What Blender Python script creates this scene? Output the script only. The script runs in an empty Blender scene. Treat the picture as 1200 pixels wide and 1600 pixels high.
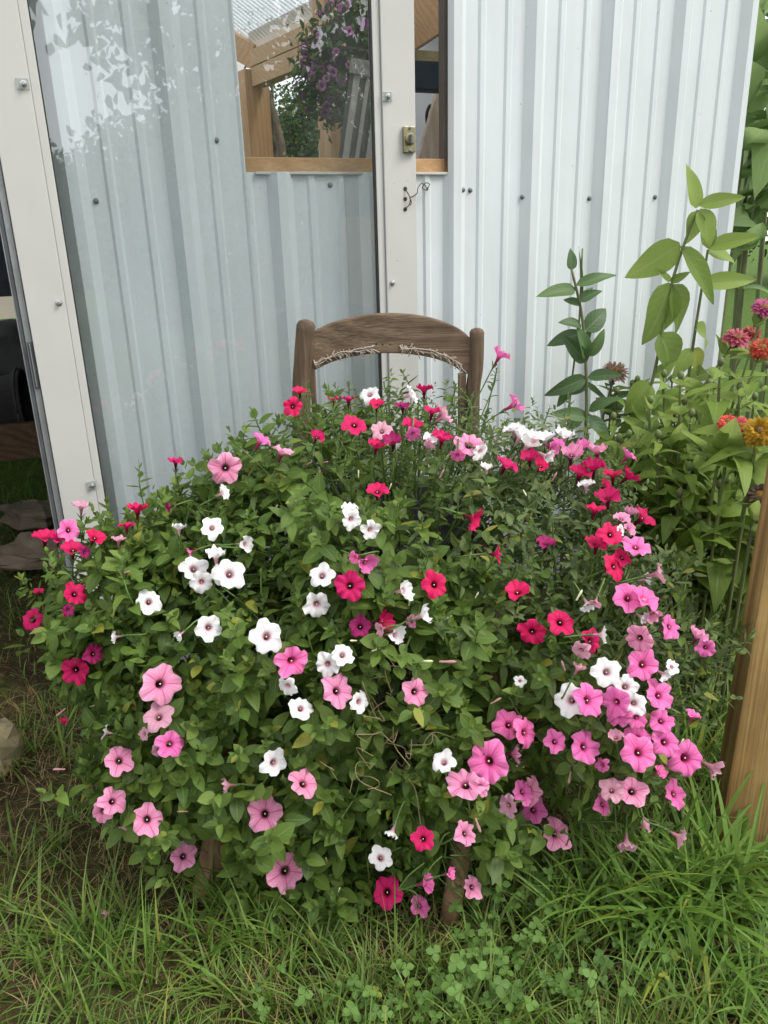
import bpy, bmesh, math, random
import numpy as np
from mathutils import Vector, Matrix
random.seed(7); rng = np.random.default_rng(11)
SC = bpy.context.scene; COL = SC.collection
R = math.radians

# ------------------------------------------------------------------ camera
F_PX = 1202.0; PITCH = R(19.5); ROLL = R(1.7); CAM = np.array([0.0, 0.0, 1.10])
cd = bpy.data.cameras.new('camera'); cam = bpy.data.objects.new('camera', cd); COL.objects.link(cam)
cd.sensor_fit = 'HORIZONTAL'; cd.sensor_width = 36.0; cd.lens = 36.0 * F_PX / 1200.0
cd.clip_start = 0.02; cd.clip_end = 500
cam.location = CAM
FW = np.array([0, math.cos(PITCH), -math.sin(PITCH)]); _u = np.array([0, math.sin(PITCH), math.cos(PITCH)]); _r = np.array([1.0, 0, 0])
RT = _r * math.cos(ROLL) - _u * math.sin(ROLL); UP = _u * math.cos(ROLL) + _r * math.sin(ROLL)
cam.rotation_euler = Matrix((tuple(RT), tuple(UP), tuple(-FW))).transposed().to_euler()
SC.camera = cam

# ------------------------------------------------------------------ sky and sun (bright overcast)
SUN_EL, SUN_AZ = R(50), R(-20)            # azimuth measured from +X towards +Y
sd = Vector((math.cos(SUN_EL) * math.cos(SUN_AZ), math.cos(SUN_EL) * math.sin(SUN_AZ), math.sin(SUN_EL)))
W = bpy.data.worlds.new('World'); SC.world = W; W.use_nodes = True
wn = W.node_tree; wn.nodes.clear()
sky = wn.nodes.new('ShaderNodeTexSky'); sky.sky_type = 'NISHITA'; sky.sun_disc = False
sky.sun_elevation = SUN_EL; sky.sun_rotation = math.atan2(sd.x, sd.y)
sky.air_density = 1.0; sky.dust_density = 1.5; sky.ozone_density = 1.0
hs = wn.nodes.new('ShaderNodeHueSaturation'); hs.inputs['Saturation'].default_value = 0.28
bg = wn.nodes.new('ShaderNodeBackground'); bg.inputs['Strength'].default_value = 0.15
wo = wn.nodes.new('ShaderNodeOutputWorld')
wtc = wn.nodes.new('ShaderNodeTexCoord'); wno = wn.nodes.new('ShaderNodeTexNoise'); wno.inputs['Scale'].default_value = 2.6; wno.inputs['Detail'].default_value = 6
wrm = wn.nodes.new('ShaderNodeValToRGB'); wrm.color_ramp.elements[0].color = (6.0, 6.2, 6.5, 1); wrm.color_ramp.elements[1].color = (9.5, 9.6, 9.7, 1); wrm.color_ramp.elements[0].position = .3; wrm.color_ramp.elements[1].position = .7
wmx = wn.nodes.new('ShaderNodeMix'); wmx.data_type = 'RGBA'; wmx.inputs[0].default_value = .7      # even cloud deck over the clear sky
wn.links.new(wtc.outputs['Generated'], wno.inputs['Vector']); wn.links.new(wno.outputs[0], wrm.inputs[0])
wn.links.new(sky.outputs[0], hs.inputs['Color']); wn.links.new(hs.outputs[0], wmx.inputs[6]); wn.links.new(wrm.outputs[0], wmx.inputs[7])
wn.links.new(wmx.outputs[2], bg.inputs[0]); wn.links.new(bg.outputs[0], wo.inputs[0])
sl = bpy.data.lights.new('sun', 'SUN'); sl.energy = 1.8; sl.angle = R(22); sl.color = (1.0, 0.965, 0.91)
so = bpy.data.objects.new('sun', sl); COL.objects.link(so); so.location = (3, -3, 6)
so.rotation_euler = (-sd).to_track_quat('-Z', 'Y').to_euler()
SC.view_settings.view_transform = 'Standard'; SC.view_settings.look = 'None'
SC.view_settings.gamma = 1.0; SC.view_settings.use_curve_mapping = False
SC.view_settings.exposure = 0.78
SC.cycles.max_bounces = 5; SC.cycles.diffuse_bounces = 4; SC.cycles.glossy_bounces = 3; SC.cycles.transparent_max_bounces = 10

# ------------------------------------------------------------------ projection helpers (photo pixels, 1200 x 1600)
def ray(x, y): return FW + RT * (x - 600) / F_PX - UP * (y - 800) / F_PX
def at(x, y, Y): r = ray(x, y); return CAM + r * (Y / r[1])
def atz(x, y, z): r = ray(x, y); return CAM + r * ((z - CAM[2]) / r[2])
def proj(p):
    d = np.asarray(p) - CAM; zc = d @ FW
    return 600 + F_PX * (d @ RT) / zc, 800 - F_PX * (d @ UP) / zc
def remap(p):                               # from the first, unrolled camera estimate to this one, keeping distance
    p = np.asarray(p, float); d = p - np.array([0, 0, 1.15]); c, n = math.cos(R(21.6)), math.sin(R(21.6)); zc = d[1] * c - d[2] * n
    return at(600 + F_PX * d[0] / zc, 800 - F_PX * (d[1] * n + d[2] * c) / zc, p[1])
ALPHA = R(21.4); W0 = np.array([0, 2.06, 0.0])
WU = np.array([math.cos(ALPHA), math.sin(ALPHA), 0]); WN = np.array([math.sin(ALPHA), -math.cos(ALPHA), 0]); ZZ = np.array([0, 0, 1.0])
def wp(u, z, o=0.0): return W0 + WU * u + ZZ * z + WN * o
def uw(x, y, o=0.0):                        # photo pixel -> (u, z) on the wall plane pushed out by o
    r = ray(x, y); t = ((W0 + WN * o - CAM) @ WN) / (r @ WN); p = CAM + r * t
    return float((p - W0) @ WU), float(p[2])
def nrm(v): v = np.asarray(v, float); return v / (np.linalg.norm(v) + 1e-12)

# ------------------------------------------------------------------ object helpers
def tag(o, label=None, cat=None, group=None, kind=None):
    if label: o['label'] = label
    if cat: o['category'] = cat
    if group: o['group'] = group
    if kind: o['kind'] = kind
    return o
def thing(name, loc, label, cat, group=None):
    o = bpy.data.objects.new(name, None); COL.objects.link(o); o.location = [float(c) for c in loc]; o.empty_display_size = .05
    return tag(o, label, cat, group)
def base_of(p):
    m = Vector((0, 0, 0))
    while p is not None: m += Vector(p.location) if p.type == 'EMPTY' else Vector((0, 0, 0)); p = p.parent
    return m
def link(name, me, parent=None, mat=None, world=None):
    """one object; its coordinates (or matrix `world`) are given in the world"""
    o = bpy.data.objects.new(name, me); COL.objects.link(o)
    if mat is not None and not me.materials: me.materials.append(mat)
    o.parent = parent
    wm = Matrix(world) if world is not None else Matrix.Identity(4)
    if parent is not None:
        pw = PW.get(parent.name, Matrix.Translation(parent.location))
        o.matrix_basis = pw.inverted() @ wm
    else: o.matrix_basis = wm
    PW[o.name] = wm
    return o
PW = {}
def setw(o, loc): PW[o.name] = Matrix.Translation(loc)

class MB:
    def __init__(s): s.v = []; s.f = []; s.uv = []; s.n = 0
    def add(s, v, f, uv=None):
        v = np.asarray(v, float); s.v.append(v)
        s.f += [tuple(i + s.n for i in q) for q in f]; s.n += len(v)
        s.uv.append(np.zeros((len(v), 2)) if uv is None else np.asarray(uv, float)); return s
    def box(s, c, size, ax=None):
        """box with centre c, sizes along the rows of ax"""
        ax = np.eye(3) if ax is None else np.asarray(ax, float); h = np.asarray(size, float) / 2
        sg = np.array([[-1,-1,-1],[1,-1,-1],[1,1,-1],[-1,1,-1],[-1,-1,1],[1,-1,1],[1,1,1],[-1,1,1]])
        v = np.asarray(c) + (sg * h) @ ax
        q = [(0,3,2,1),(4,5,6,7),(0,1,5,4),(1,2,6,5),(2,3,7,6),(3,0,4,7)]
        if np.linalg.det(ax) < 0: q = [t[::-1] for t in q]
        return s.add(v, q)
    def beam(s, a, b, w, h, up=(0, 0, 1)):
        a = np.asarray(a, float); b = np.asarray(b, float); d = nrm(b - a); side = nrm(np.cross(d, up)); u = np.cross(side, d)
        return s.box((a + b) / 2, (np.linalg.norm(b - a), w, h), np.array([d, side, u]))
    def tube(s, pts, rad, n=6, cap=True):
        pts = np.asarray(pts, float); m = len(pts); rad = np.full(m, rad) if np.isscalar(rad) else np.asarray(rad)
        d = np.gradient(pts, axis=0); d /= np.linalg.norm(d, axis=1)[:, None] + 1e-12
        ref = np.array([0, 0, 1.0]) if abs(d[0][2]) < .9 else np.array([1.0, 0, 0])
        vs = []; uvs = []; L = 0
        x = nrm(np.cross(d[0], ref))
        for i in range(m):
            x = nrm(x - d[i] * (x @ d[i])); y = np.cross(d[i], x)
            if i: L += np.linalg.norm(pts[i] - pts[i-1])
            for k in range(n):
                a = 2 * math.pi * k / n; vs.append(pts[i] + rad[i] * (x * math.cos(a) + y * math.sin(a))); uvs.append((k / n, L))
        f = [(i*n+k, i*n+(k+1) % n, (i+1)*n+(k+1) % n, (i+1)*n+k) for i in range(m-1) for k in range(n)]
        if cap: f += [tuple(range(n))[::-1], tuple((m-1)*n + k for k in range(n))]
        return s.add(vs, f, uvs)
    def prism(s, poly, frame, depth):
        """2-D outline (x, y) in frame (origin, ex, ey, ez) extruded along ez"""
        o, ex, ey, ez = [np.asarray(t, float) for t in frame]; n = len(poly)
        a = [o + ex * p[0] + ey * p[1] for p in poly]; b = [p + ez * depth for p in a]
        f = [tuple(range(n))[::-1], tuple(range(n, 2*n))] + [(i, (i+1) % n, n + (i+1) % n, n + i) for i in range(n)]
        return s.add(a + b, f)
    def mesh(s, name, smooth=False, bevel=0.0, seg=2):
        me = bpy.data.meshes.new(name); v = np.concatenate(s.v); uv = np.concatenate(s.uv)
        me.from_pydata(v.tolist(), [], s.f)
        ul = me.uv_layers.new(name='UVMap'); li = np.zeros(len(me.loops), int); me.loops.foreach_get('vertex_index', li)
        ul.data.foreach_set('uv', uv[li].astype(np.float32).ravel())
        if bevel:
            bm = bmesh.new(); bm.from_mesh(me)
            bmesh.ops.recalc_face_normals(bm, faces=bm.faces[:])
            es = [e for e in bm.edges if len(e.link_faces) == 2 and e.calc_face_angle(0) > .5]
            bmesh.ops.bevel(bm, geom=es, offset=bevel, segments=seg, affect='EDGES', profile=.6); bm.to_mesh(me); bm.free()
        if smooth: me.polygons.foreach_set('use_smooth', [True] * len(me.polygons))
        me.update(); return me
    def build(s, name, mat, parent=None, smooth=False, bevel=0.0, seg=2):
        return link(name, s.mesh(name, smooth, bevel, seg), parent, mat)

def inst_mesh(name, tmpl, mats, rnd):
    """many copies of a template (verts, faces, uv) in one mesh; mats (N,4,4); rnd (N,) stored as a point attribute"""
    tv, tf, tu = tmpl; N = len(mats); mats = np.asarray(mats)
    hv = np.c_[tv, np.ones(len(tv))]
    v = np.einsum('nij,kj->nki', mats[:, :3, :], hv).reshape(-1, 3)
    k = len(tv); lens = np.array([len(q) for q in tf]); flat = np.concatenate([np.array(q) for q in tf])
    loops = (flat[None, :] + (np.arange(N) * k)[:, None]).ravel()
    ltot = np.tile(lens, N); lst = np.concatenate([[0], np.cumsum(ltot)[:-1]])
    me = bpy.data.meshes.new(name); me.vertices.add(len(v)); me.vertices.foreach_set('co', v.astype(np.float32).ravel())
    me.loops.add(len(loops)); me.loops.foreach_set('vertex_index', loops.astype(np.int32))
    me.polygons.add(len(ltot)); me.polygons.foreach_set('loop_start', lst.astype(np.int32)); me.polygons.foreach_set('loop_total', ltot.astype(np.int32))
    me.update(calc_edges=True)
    ul = me.uv_layers.new(name='UVMap'); ul.data.foreach_set('uv', np.tile(np.asarray(tu)[flat], (N, 1)).astype(np.float32).ravel())
    at_ = me.attributes.new('rnd', 'FLOAT', 'POINT'); at_.data.foreach_set('value', np.repeat(rnd, k).astype(np.float32))
    me.polygons.foreach_set('use_smooth', [True] * len(me.polygons)); me.update(); return me
def tmpl_mesh(name, tmpl, rnd=0.0): return inst_mesh(name, tmpl, np.eye(4)[None], np.array([rnd]))
def frames(p, d, n, s):
    """(N,4,4) matrices: Y along d, Z near n"""
    d = d / (np.linalg.norm(d, axis=1)[:, None] + 1e-9); x = np.cross(d, n); x /= np.linalg.norm(x, axis=1)[:, None] + 1e-9; z = np.cross(x, d)
    s = np.asarray(s); s3 = s if s.ndim == 2 else np.stack([s] * 3, 1)
    m = np.zeros((len(p), 4, 4)); m[:, :3, 0] = x * s3[:, :1]; m[:, :3, 1] = d * s3[:, 1:2]; m[:, :3, 2] = z * s3[:, 2:]; m[:, :3, 3] = p; m[:, 3, 3] = 1
    return m

# ------------------------------------------------------------------ materials
def lin(h):
    h = h.lstrip('#'); c = [int(h[i:i+2], 16) / 255 for i in (0, 2, 4)]
    return tuple((x / 12.92 if x <= .04045 else ((x + .055) / 1.055) ** 2.4) for x in c) + (1,)
class NT:
    def __init__(s, name):
        s.m = bpy.data.materials.new(name); s.m.use_nodes = True; s.t = s.m.node_tree; s.t.nodes.clear()
        s.out = s.t.nodes.new('ShaderNodeOutputMaterial')
    def n(s, typ, **kw):
        nd = s.t.nodes.new('ShaderNode' + typ)
        for k, v in kw.items():
            if k.startswith('i_'):
                key = k[2:]; key = int(key) if key.isdigit() else key.replace('_', ' ')
                s.set(nd.inputs[key], v)
            else: setattr(nd, k, v)
        return nd
    def set(s, sock, v):
        if hasattr(v, 'is_output'): s.t.links.new(v, sock)
        elif hasattr(v, 'outputs'): s.t.links.new(v.outputs[0], sock)
        else: sock.default_value = v
    def math(s, op, a, b=None, c=None, clamp=False):
        nd = s.t.nodes.new('ShaderNodeMath'); nd.operation = op; nd.use_clamp = clamp
        for i, v in enumerate((a, b, c)):
            if v is not None: s.set(nd.inputs[i], v)
        return nd.outputs[0]
    def mix(s, fac, a, b, blend='MIX'):
        nd = s.t.nodes.new('ShaderNodeMix'); nd.data_type = 'RGBA'; nd.blend_type = blend
        s.set(nd.inputs[0], fac); s.set(nd.inputs[6], a); s.set(nd.inputs[7], b); return nd.outputs[2]
    def ramp(s, fac, stops):
        nd = s.t.nodes.new('ShaderNodeValToRGB'); s.set(nd.inputs[0], fac); e = nd.color_ramp.elements
        while len(e) < len(stops): e.new(.5)
        for el, (p, c) in zip(e, stops): el.position = p; el.color = c
        return nd.outputs[0]
    def noise(s, vec, scale, detail=4, rough=.55):
        nd = s.n('TexNoise', i_Scale=scale, i_Detail=detail, i_Roughness=rough)
        if vec is not None: s.set(nd.inputs['Vector'], vec)
        return nd.outputs[0]
    def mapped(s, vec, scale=(1, 1, 1), rot=(0, 0, 0)):
        nd = s.t.nodes.new('ShaderNodeMapping'); nd.inputs['Scale'].default_value = scale; nd.inputs['Rotation'].default_value = rot
        s.set(nd.inputs['Vector'], vec); return nd.outputs[0]
    def bump(s, h, strength, dist=.01):
        nd = s.n('Bump', i_Strength=strength, i_Distance=dist); s.set(nd.inputs['Height'], h); return nd.outputs[0]
    def fin(s, sh): s.t.links.new(sh.outputs[0] if hasattr(sh, 'outputs') else sh, s.out.inputs[0]); return s.m
    def pbr(s, col, rough=.6, spec=.4, normal=None, metal=0.0):
        p = s.n('BsdfPrincipled'); s.set(p.inputs['Base Color'], col); s.set(p.inputs['Roughness'], rough)
        p.inputs['Specular IOR Level'].default_value = spec; p.inputs['Metallic'].default_value = metal
        if normal is not None: s.set(p.inputs['Normal'], normal)
        return p

def m_plain(name, c1, c2=None, scale=12, rough=.55, bump=.15, spec=.4, metal=0.0, stretch=(1, 1, 1)):
    t = NT(name); co = t.n('TexCoord').outputs['Object']; v = t.mapped(co, stretch)
    n1 = t.noise(v, scale, 6, .6)
    f = t.math('MULTIPLY_ADD', n1, 2.2, -.6, clamp=True)
    col = t.mix(f, c1, c2 or c1)
    return t.fin(t.pbr(col, t.math('MULTIPLY_ADD', n1, .25, rough - .12), spec, t.bump(t.noise(v, scale * 6, 3), bump, .004), metal))

def m_paint(name, c, dirt, rough=.38, dscale=3.0, amount=.25):
    """painted sheet metal with faint dirt, specks and a trace of waviness"""
    t = NT(name); g = t.n('NewGeometry').outputs['Position']
    streak = t.noise(t.mapped(g, (9, 9, .8)), 2.0, 5, .6); blot = t.noise(g, dscale, 5, .6)
    d = t.math('MULTIPLY', t.math('MULTIPLY_ADD', streak, 2.4, -.95, clamp=True), amount)
    d2 = t.math('MULTIPLY', t.math('MULTIPLY_ADD', blot, 2.0, -.8, clamp=True), amount * .6)
    sp = t.noise(g, 75, 2, .5); specks = t.math('GREATER_THAN', sp, .775)
    col = t.mix(t.math('ADD', d, d2), c, dirt)
    col = t.mix(t.math('MULTIPLY', specks, .55), col, lin('6d6a62'))
    wav = t.noise(t.mapped(g, (2.2, 2.2, 1.2)), 2.0, 2)
    return t.fin(t.pbr(col, t.math('MULTIPLY_ADD', blot, .2, rough - .1), .45, t.bump(wav, .25, .03)))

def m_wood(name, c1, c2, c3, axis='Z', ring=26, rough=.7, weather=0.0, bump=.25):
    """lumber: grain running along the object's long axis (world position based)"""
    t = NT(name); co = t.n('TexCoord').outputs['Object']
    st = {'X': (.05, 1, 1), 'Y': (1, .05, 1), 'Z': (1, 1, .05)}[axis]
    v = t.mapped(co, st); warp = t.noise(v, 5, 3)
    vv = t.n('VectorMath', operation='ADD'); t.set(vv.inputs[0], v); sc = t.n('VectorMath', operation='SCALE')
    nz = t.n('TexNoise', i_Scale=4.0, i_Detail=3.0); t.set(nz.inputs['Vector'], v); t.set(sc.inputs[0], nz.outputs['Color']); sc.inputs['Scale'].default_value = .16
    t.set(vv.inputs[1], sc.outputs[0])
    wv = t.n('TexWave', wave_type='BANDS', bands_direction='DIAGONAL', i_Scale=ring, i_Distortion=2.5, i_Detail=3.0); t.set(wv.inputs['Vector'], vv.outputs[0])
    fine = t.noise(t.mapped(co, tuple(a * (1 if a == 1 else .3) for a in st)), 160, 4, .7)
    col = t.mix(wv.outputs['Color'], c1, c2)
    col = t.mix(t.math('MULTIPLY_ADD', fine, 1.8, -.6, clamp=True), col, c3)
    blot = t.noise(co, 7, 5, .6)
    col = t.mix(t.math('MULTIPLY', t.math('MULTIPLY_ADD', blot, 2.5, -.95, clamp=True), .35 + weather), col, c3)
    return t.fin(t.pbr(col, rough, .3, t.bump(t.math('ADD', fine, t.math('MULTIPLY', wv.outputs['Fac'], .4)), bump, .004)))

def m_leaf(name, cols, vein, rough=.5, trans=.28, rs=1.0):
    """leaf: colour by leaf (attribute rnd + object random), paler midrib and side veins from the leaf's own UV"""
    t = NT(name); a = t.n('Attribute', attribute_name='rnd').outputs['Fac']; oi = t.n('ObjectInfo').outputs['Random']
    r = t.math('FRACT', t.math('ADD', a, oi))
    col = t.ramp(r, [(i / (len(cols) - 1), c) for i, c in enumerate(cols)])
    col = t.mix(t.math('MULTIPLY', t.math('GREATER_THAN', r, .972), .55), col, lin('b0a33a'))
    uv = t.n('UVMap'); sx = t.n('SeparateXYZ'); t.set(sx.inputs[0], uv.outputs[0]); u, v = sx.outputs[0], sx.outputs[1]
    du = t.math('ABSOLUTE', t.math('SUBTRACT', u, .5))
    mid = t.math('SUBTRACT', 1.0, t.math('MULTIPLY', du, 16), clamp=True)
    sv = t.math('PINGPONG', t.math('MULTIPLY', t.math('SUBTRACT', v, t.math('MULTIPLY', du, .55)), 7.0), .5)
    side = t.math('MULTIPLY', t.math('SUBTRACT', 1.0, t.math('MULTIPLY', sv, 8), clamp=True), .5)
    vf = t.math('MAXIMUM', mid, side)
    col = t.mix(t.math('MULTIPLY', vf, .5), col, vein)
    nz = t.noise(t.n('TexCoord').outputs['Object'], 60, 3)
    col = t.mix(t.math('MULTIPLY_ADD', nz, .6, -.15, clamp=True), col, cols[0])
    spot = t.math('MULTIPLY', t.math('GREATER_THAN', t.noise(t.n('TexCoord').outputs['Object'], 9.0 * rs, 5, .7), .66), .4)
    col = t.mix(spot, col, t.mix(.5, vein, lin('6b5a2c')))
    nrmn = t.bump(t.math('SUBTRACT', t.math('MULTIPLY', nz, .5), vf), .35, .002)
    p = t.pbr(col, rough, .35, nrmn); tr = t.n('BsdfTranslucent'); t.set(tr.inputs['Color'], t.mix(.5, col, vein))
    mx = t.n('MixShader'); mx.inputs[0].default_value = trans; t.set(mx.inputs[1], p); t.set(mx.inputs[2], tr)
    return t.fin(mx)

def m_petal(name, base, edge, vein, throat, veinamt=.6, thr=.40):
    t = NT(name); uv = t.n('UVMap'); sx = t.n('SeparateXYZ'); t.set(sx.inputs[0], uv.outputs[0]); u, v = sx.outputs[0], sx.outputs[1]
    oi = t.n('ObjectInfo').outputs['Random']
    w = t.math('ADD', u, t.math('MULTIPLY', t.math('SUBTRACT', t.noise(t.n('TexCoord').outputs['Object'], 55, 2), .5), .03))
    d = t.math('PINGPONG', t.math('MULTIPLY', w, 5.0), .5)
    ln = t.math('SUBTRACT', 1.0, t.math('MULTIPLY', d, 11), clamp=True)
    d2 = t.math('PINGPONG', t.math('MULTIPLY', w, 25.0), .5)
    ln2 = t.math('MULTIPLY', t.math('SUBTRACT', 1.0, t.math('MULTIPLY', d2, 3.0), clamp=True), .35)
    fade = t.math('SUBTRACT', 1.25, v, clamp=True)
    vf = t.math('MULTIPLY', t.math('MULTIPLY', t.math('MAXIMUM', ln, ln2), fade), veinamt * 1.6, clamp=True)
    col = t.mix(t.math('MULTIPLY_ADD', v, 1.6, -.7, clamp=True), base, edge)
    col = t.mix(vf, col, vein)
    tf = t.math('SUBTRACT', 1.0, t.math('MULTIPLY', t.math('SUBTRACT', v, thr - .05), 7.0), clamp=True)
    col = t.mix(tf, col, throat)
    hv = t.n('HueSaturation'); t.set(hv.inputs['Value'], t.math('MULTIPLY_ADD', oi, .22, .93)); t.set(hv.inputs['Hue'], t.math('MULTIPLY_ADD', oi, .012, .494)); t.set(hv.inputs['Color'], col)
    p = t.pbr(hv.outputs[0], .6, .25, t.bump(t.math('SUBTRACT', 0.0, t.math('MAXIMUM', ln, ln2)), .3, .0012))
    tr = t.n('BsdfTranslucent'); t.set(tr.inputs['Color'], hv.outputs[0])
    mx = t.n('MixShader'); mx.inputs[0].default_value = .3; t.set(mx.inputs[1], p); t.set(mx.inputs[2], tr)
    return t.fin(mx)

def m_glass(name, tint, ior=1.5, smear=.04):
    t = NT(name); tr = t.n('BsdfTransparent', i_Color=tint); gl = t.n('BsdfGlossy', i_Roughness=.0, i_Color=(1, 1, 1, 1))
    lw = t.n('LayerWeight', i_Blend=.5).outputs['Facing']; f0 = ((ior - 1) / (ior + 1)) ** 2; fr = t.math('MULTIPLY_ADD', t.math('POWER', lw, 5.0), 1 - f0, f0); mx = t.n('MixShader'); t.set(mx.inputs[0], fr); t.set(mx.inputs[1], tr); t.set(mx.inputs[2], gl)
    df = t.n('BsdfDiffuse', i_Color=(.6, .62, .6, 1)); g = t.n('NewGeometry').outputs['Position']
    m2 = t.n('MixShader'); n = t.noise(t.mapped(g, (1.5, 1.5, .7)), 3, 5, .6)
    t.set(m2.inputs[0], t.math('MULTIPLY', t.math('MULTIPLY_ADD', n, 2.0, -.6, clamp=True), smear)); t.set(m2.inputs[1], mx); t.set(m2.inputs[2], df)
    return t.fin(m2)

PANEL = m_paint('white_steel_paint', (.605, .645, .665, 1), (.45, .46, .455, 1), .34, 2.5, .32)
DOORP = m_paint('white_door_paint', (.50, .495, .475, 1), (.42, .40, .36, 1), .42, 4, .22)
GREYAL = m_plain('grey_aluminium', (.36, .37, .37, 1), (.24, .25, .26, 1), 20, .4, .1, .5, .4)
DARKAL = m_plain('dark_weatherstrip', (.10, .11, .12, 1), (.06, .065, .07, 1), 20, .6, .1)
STEEL = m_plain('screw_steel', (.22, .24, .26, 1), (.12, .13, .14, 1), 60, .45, .2, .5, .7)
BRASS = m_plain('aged_brass', (.40, .36, .22, 1), (.25, .22, .13, 1), 40, .38, .2, .5, .85)
DARK = m_plain('dark_rubber', (.02, .02, .022, 1), (.035, .033, .03, 1), 18, .6, .2)
GLASS = m_glass('door_glass', (.935, .95, .95, 1), 1.72, .06)
CLEAR = m_glass('clear_plastic', (.86, .88, .87, 1), 1.5, .5)
WIRE = m_plain('rusty_wire', (.10, .075, .06, 1), (.05, .04, .035, 1), 80, .6, .3, .4, .5)
PINE = m_wood('pine_lumber', lin('c09a70'), lin('b28b62'), lin('987650'), 'Z', 14, .65)
PINEX = m_wood('pine_beam', lin('c09a70'), lin('b28b62'), lin('987650'), 'X', 12, .65)
POSTW = m_wood('post_lumber', lin('c6a56c'), lin('9a7545'), lin('7a5c34'), 'Z', 9, .85, .2, .8)
OLDW = m_wood('old_chair_wood', lin('7f6a55'), lin('6b5846'), lin('3a2f26'), 'Z', 24, .7, .45, .7)
OLDX = m_wood('old_crest_wood', lin('8d7761'), lin('7a6550'), lin('40332a'), 'X', 16, .7, .5, .7)
GREYW = m_wood('weathered_plank', lin('8b8982'), lin('6f6e69'), lin('55534e'), 'Z', 30, .8, .2, .5)
TWIG = m_plain('dry_cane', lin('b3a698'), lin('8a7c6e'), 60, .8, .5)
BARK = m_plain('bark', lin('5a4a3c'), lin('3d3229'), 14, .9, .8, stretch=(1, 1, .3))
STONE = m_plain('flat_stone', lin('8a7c6a'), lin('5c5243'), 9, .85, .8)
STONEY = m_plain('lichen_stone', lin('6b6454'), lin('b5a678'), 9, .9, .9)
STEMG = m_plain('green_stem', lin('5f7a3c'), lin('48602c'), 30, .55, .2)
STEMZ = m_plain('zinnia_stem', lin('63783f'), lin('56503a'), 9, .55, .3)
DRYST = m_plain('dry_stem', lin('9a8a68'), lin('77684a'), 30, .8, .3)
LEAFP = m_leaf('petunia_leaf', [(.052, .100, .018, 1), (.098, .168, .027, 1), (.132, .218, .034, 1), (.195, .285, .050, 1)], (.28, .38, .12, 1), .48, .38)
LEAFS = m_leaf('petunia_leaf_greyish', [(.060, .100, .034, 1), (.098, .150, .046, 1), (.138, .195, .060, 1), (.18, .24, .075, 1)], (.26, .32, .15, 1), .5, .36)
LEAFZ = m_leaf('zinnia_leaf', [(.12, .20, .030, 1), (.185, .285, .042, 1), (.24, .345, .055, 1), (.29, .40, .08, 1)], (.36, .43, .17, 1), .5, .5)
LEAFZD = m_leaf('zinnia_leaf_cool', [(.045, .095, .035, 1), (.07, .13, .045, 1), (.095, .165, .05, 1)], (.22, .3, .14, 1), .45, .3)
LEAFB = m_leaf('tall_weed_leaf', [(.15, .25, .085, 1), (.19, .30, .10, 1), (.24, .35, .12, 1)], (.33, .42, .2, 1), .5, .5)
LEAFT = m_leaf('tree_leaf', [(.025, .06, .018, 1), (.045, .09, .025, 1), (.065, .12, .03, 1)], (.1, .16, .05, 1), .5, .3)
GRASSM = m_leaf('grass_blade', [(.06, .125, .016, 1), (.11, .205, .026, 1), (.165, .275, .040, 1), (.25, .31, .08, 1)], (.18, .24, .08, 1), .42, .32)
GRASSB = m_leaf('broad_grass_blade', [(.10, .20, .028, 1), (.145, .265, .036, 1), (.195, .32, .055, 1)], (.18, .27, .08, 1), .42, .35)
STRAW = m_leaf('dry_straw', [lin('6b5a40'), lin('8b7550'), lin('a8946a'), lin('5a4630')], lin('b8a67c'), .8, .15)
CLOVM = m_leaf('clover_leaf', [(.085, .17, .032, 1), (.12, .225, .04, 1), (.15, .27, .055, 1)], (.2, .3, .12, 1), .5, .3)
BLADEV = m_leaf('dark_broad_leaf', [(.035, .075, .012, 1), (.05, .10, .016, 1)], (.10, .16, .04, 1), .7, .3)

# ================================================================== ground
def m_ground():
    t = NT('soil_and_thatch'); g = t.n('NewGeometry').outputs['Position']
    n1 = t.noise(g, 3.0, 6, .6); n2 = t.noise(g, 38, 6, .7); n3 = t.noise(g, 140, 3, .6)
    soil = t.ramp(n2, [(.2, lin('2b2118')), (.5, lin('4a3b2a')), (.8, lin('7a6647'))])
    gr = t.ramp(n2, [(.2, lin('2a3a16')), (.55, lin('4a6324')), (.85, lin('7c8a45'))])
    far = t.n('VectorMath', operation='LENGTH'); t.set(far.inputs[0], g)
    f = t.math('MULTIPLY_ADD', far.outputs['Value'], .55, -1.15, clamp=True)          # lawn takes over away from the worn patch
    f = t.math('MAXIMUM', f, t.math('MULTIPLY_ADD', n1, 1.6, -.65, clamp=True))
    return t.fin(t.pbr(t.mix(f, soil, gr), .95, .15, t.bump(t.math('ADD', n2, n3), .8, .02)))
GROUND = m_ground()
N = 96; xs = np.linspace(-1, 1, N); xs = np.sign(xs) * (np.abs(xs) ** 3 * 70 + np.abs(xs) * 2.5)
gx, gy = np.meshgrid(xs, xs + 1.2, indexing='ij')
gz = .012 * np.sin(gx * 5.1 + 1) * np.cos(gy * 4.3) + .008 * np.sin(gx * 11 + gy * 7)
gz = np.where(np.hypot(gx, gy - 1.2) < 8, gz, 0) - .01
mb = MB(); idx = np.arange(N * N).reshape(N, N)
mb.add(np.stack([gx, gy, gz], -1).reshape(-1, 3), [(idx[i, j], idx[i+1, j], idx[i+1, j+1], idx[i, j+1]) for i in range(N-1) for j in range(N-1)])
tag(mb.build('ground', GROUND, smooth=True), kind='structure')

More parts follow.
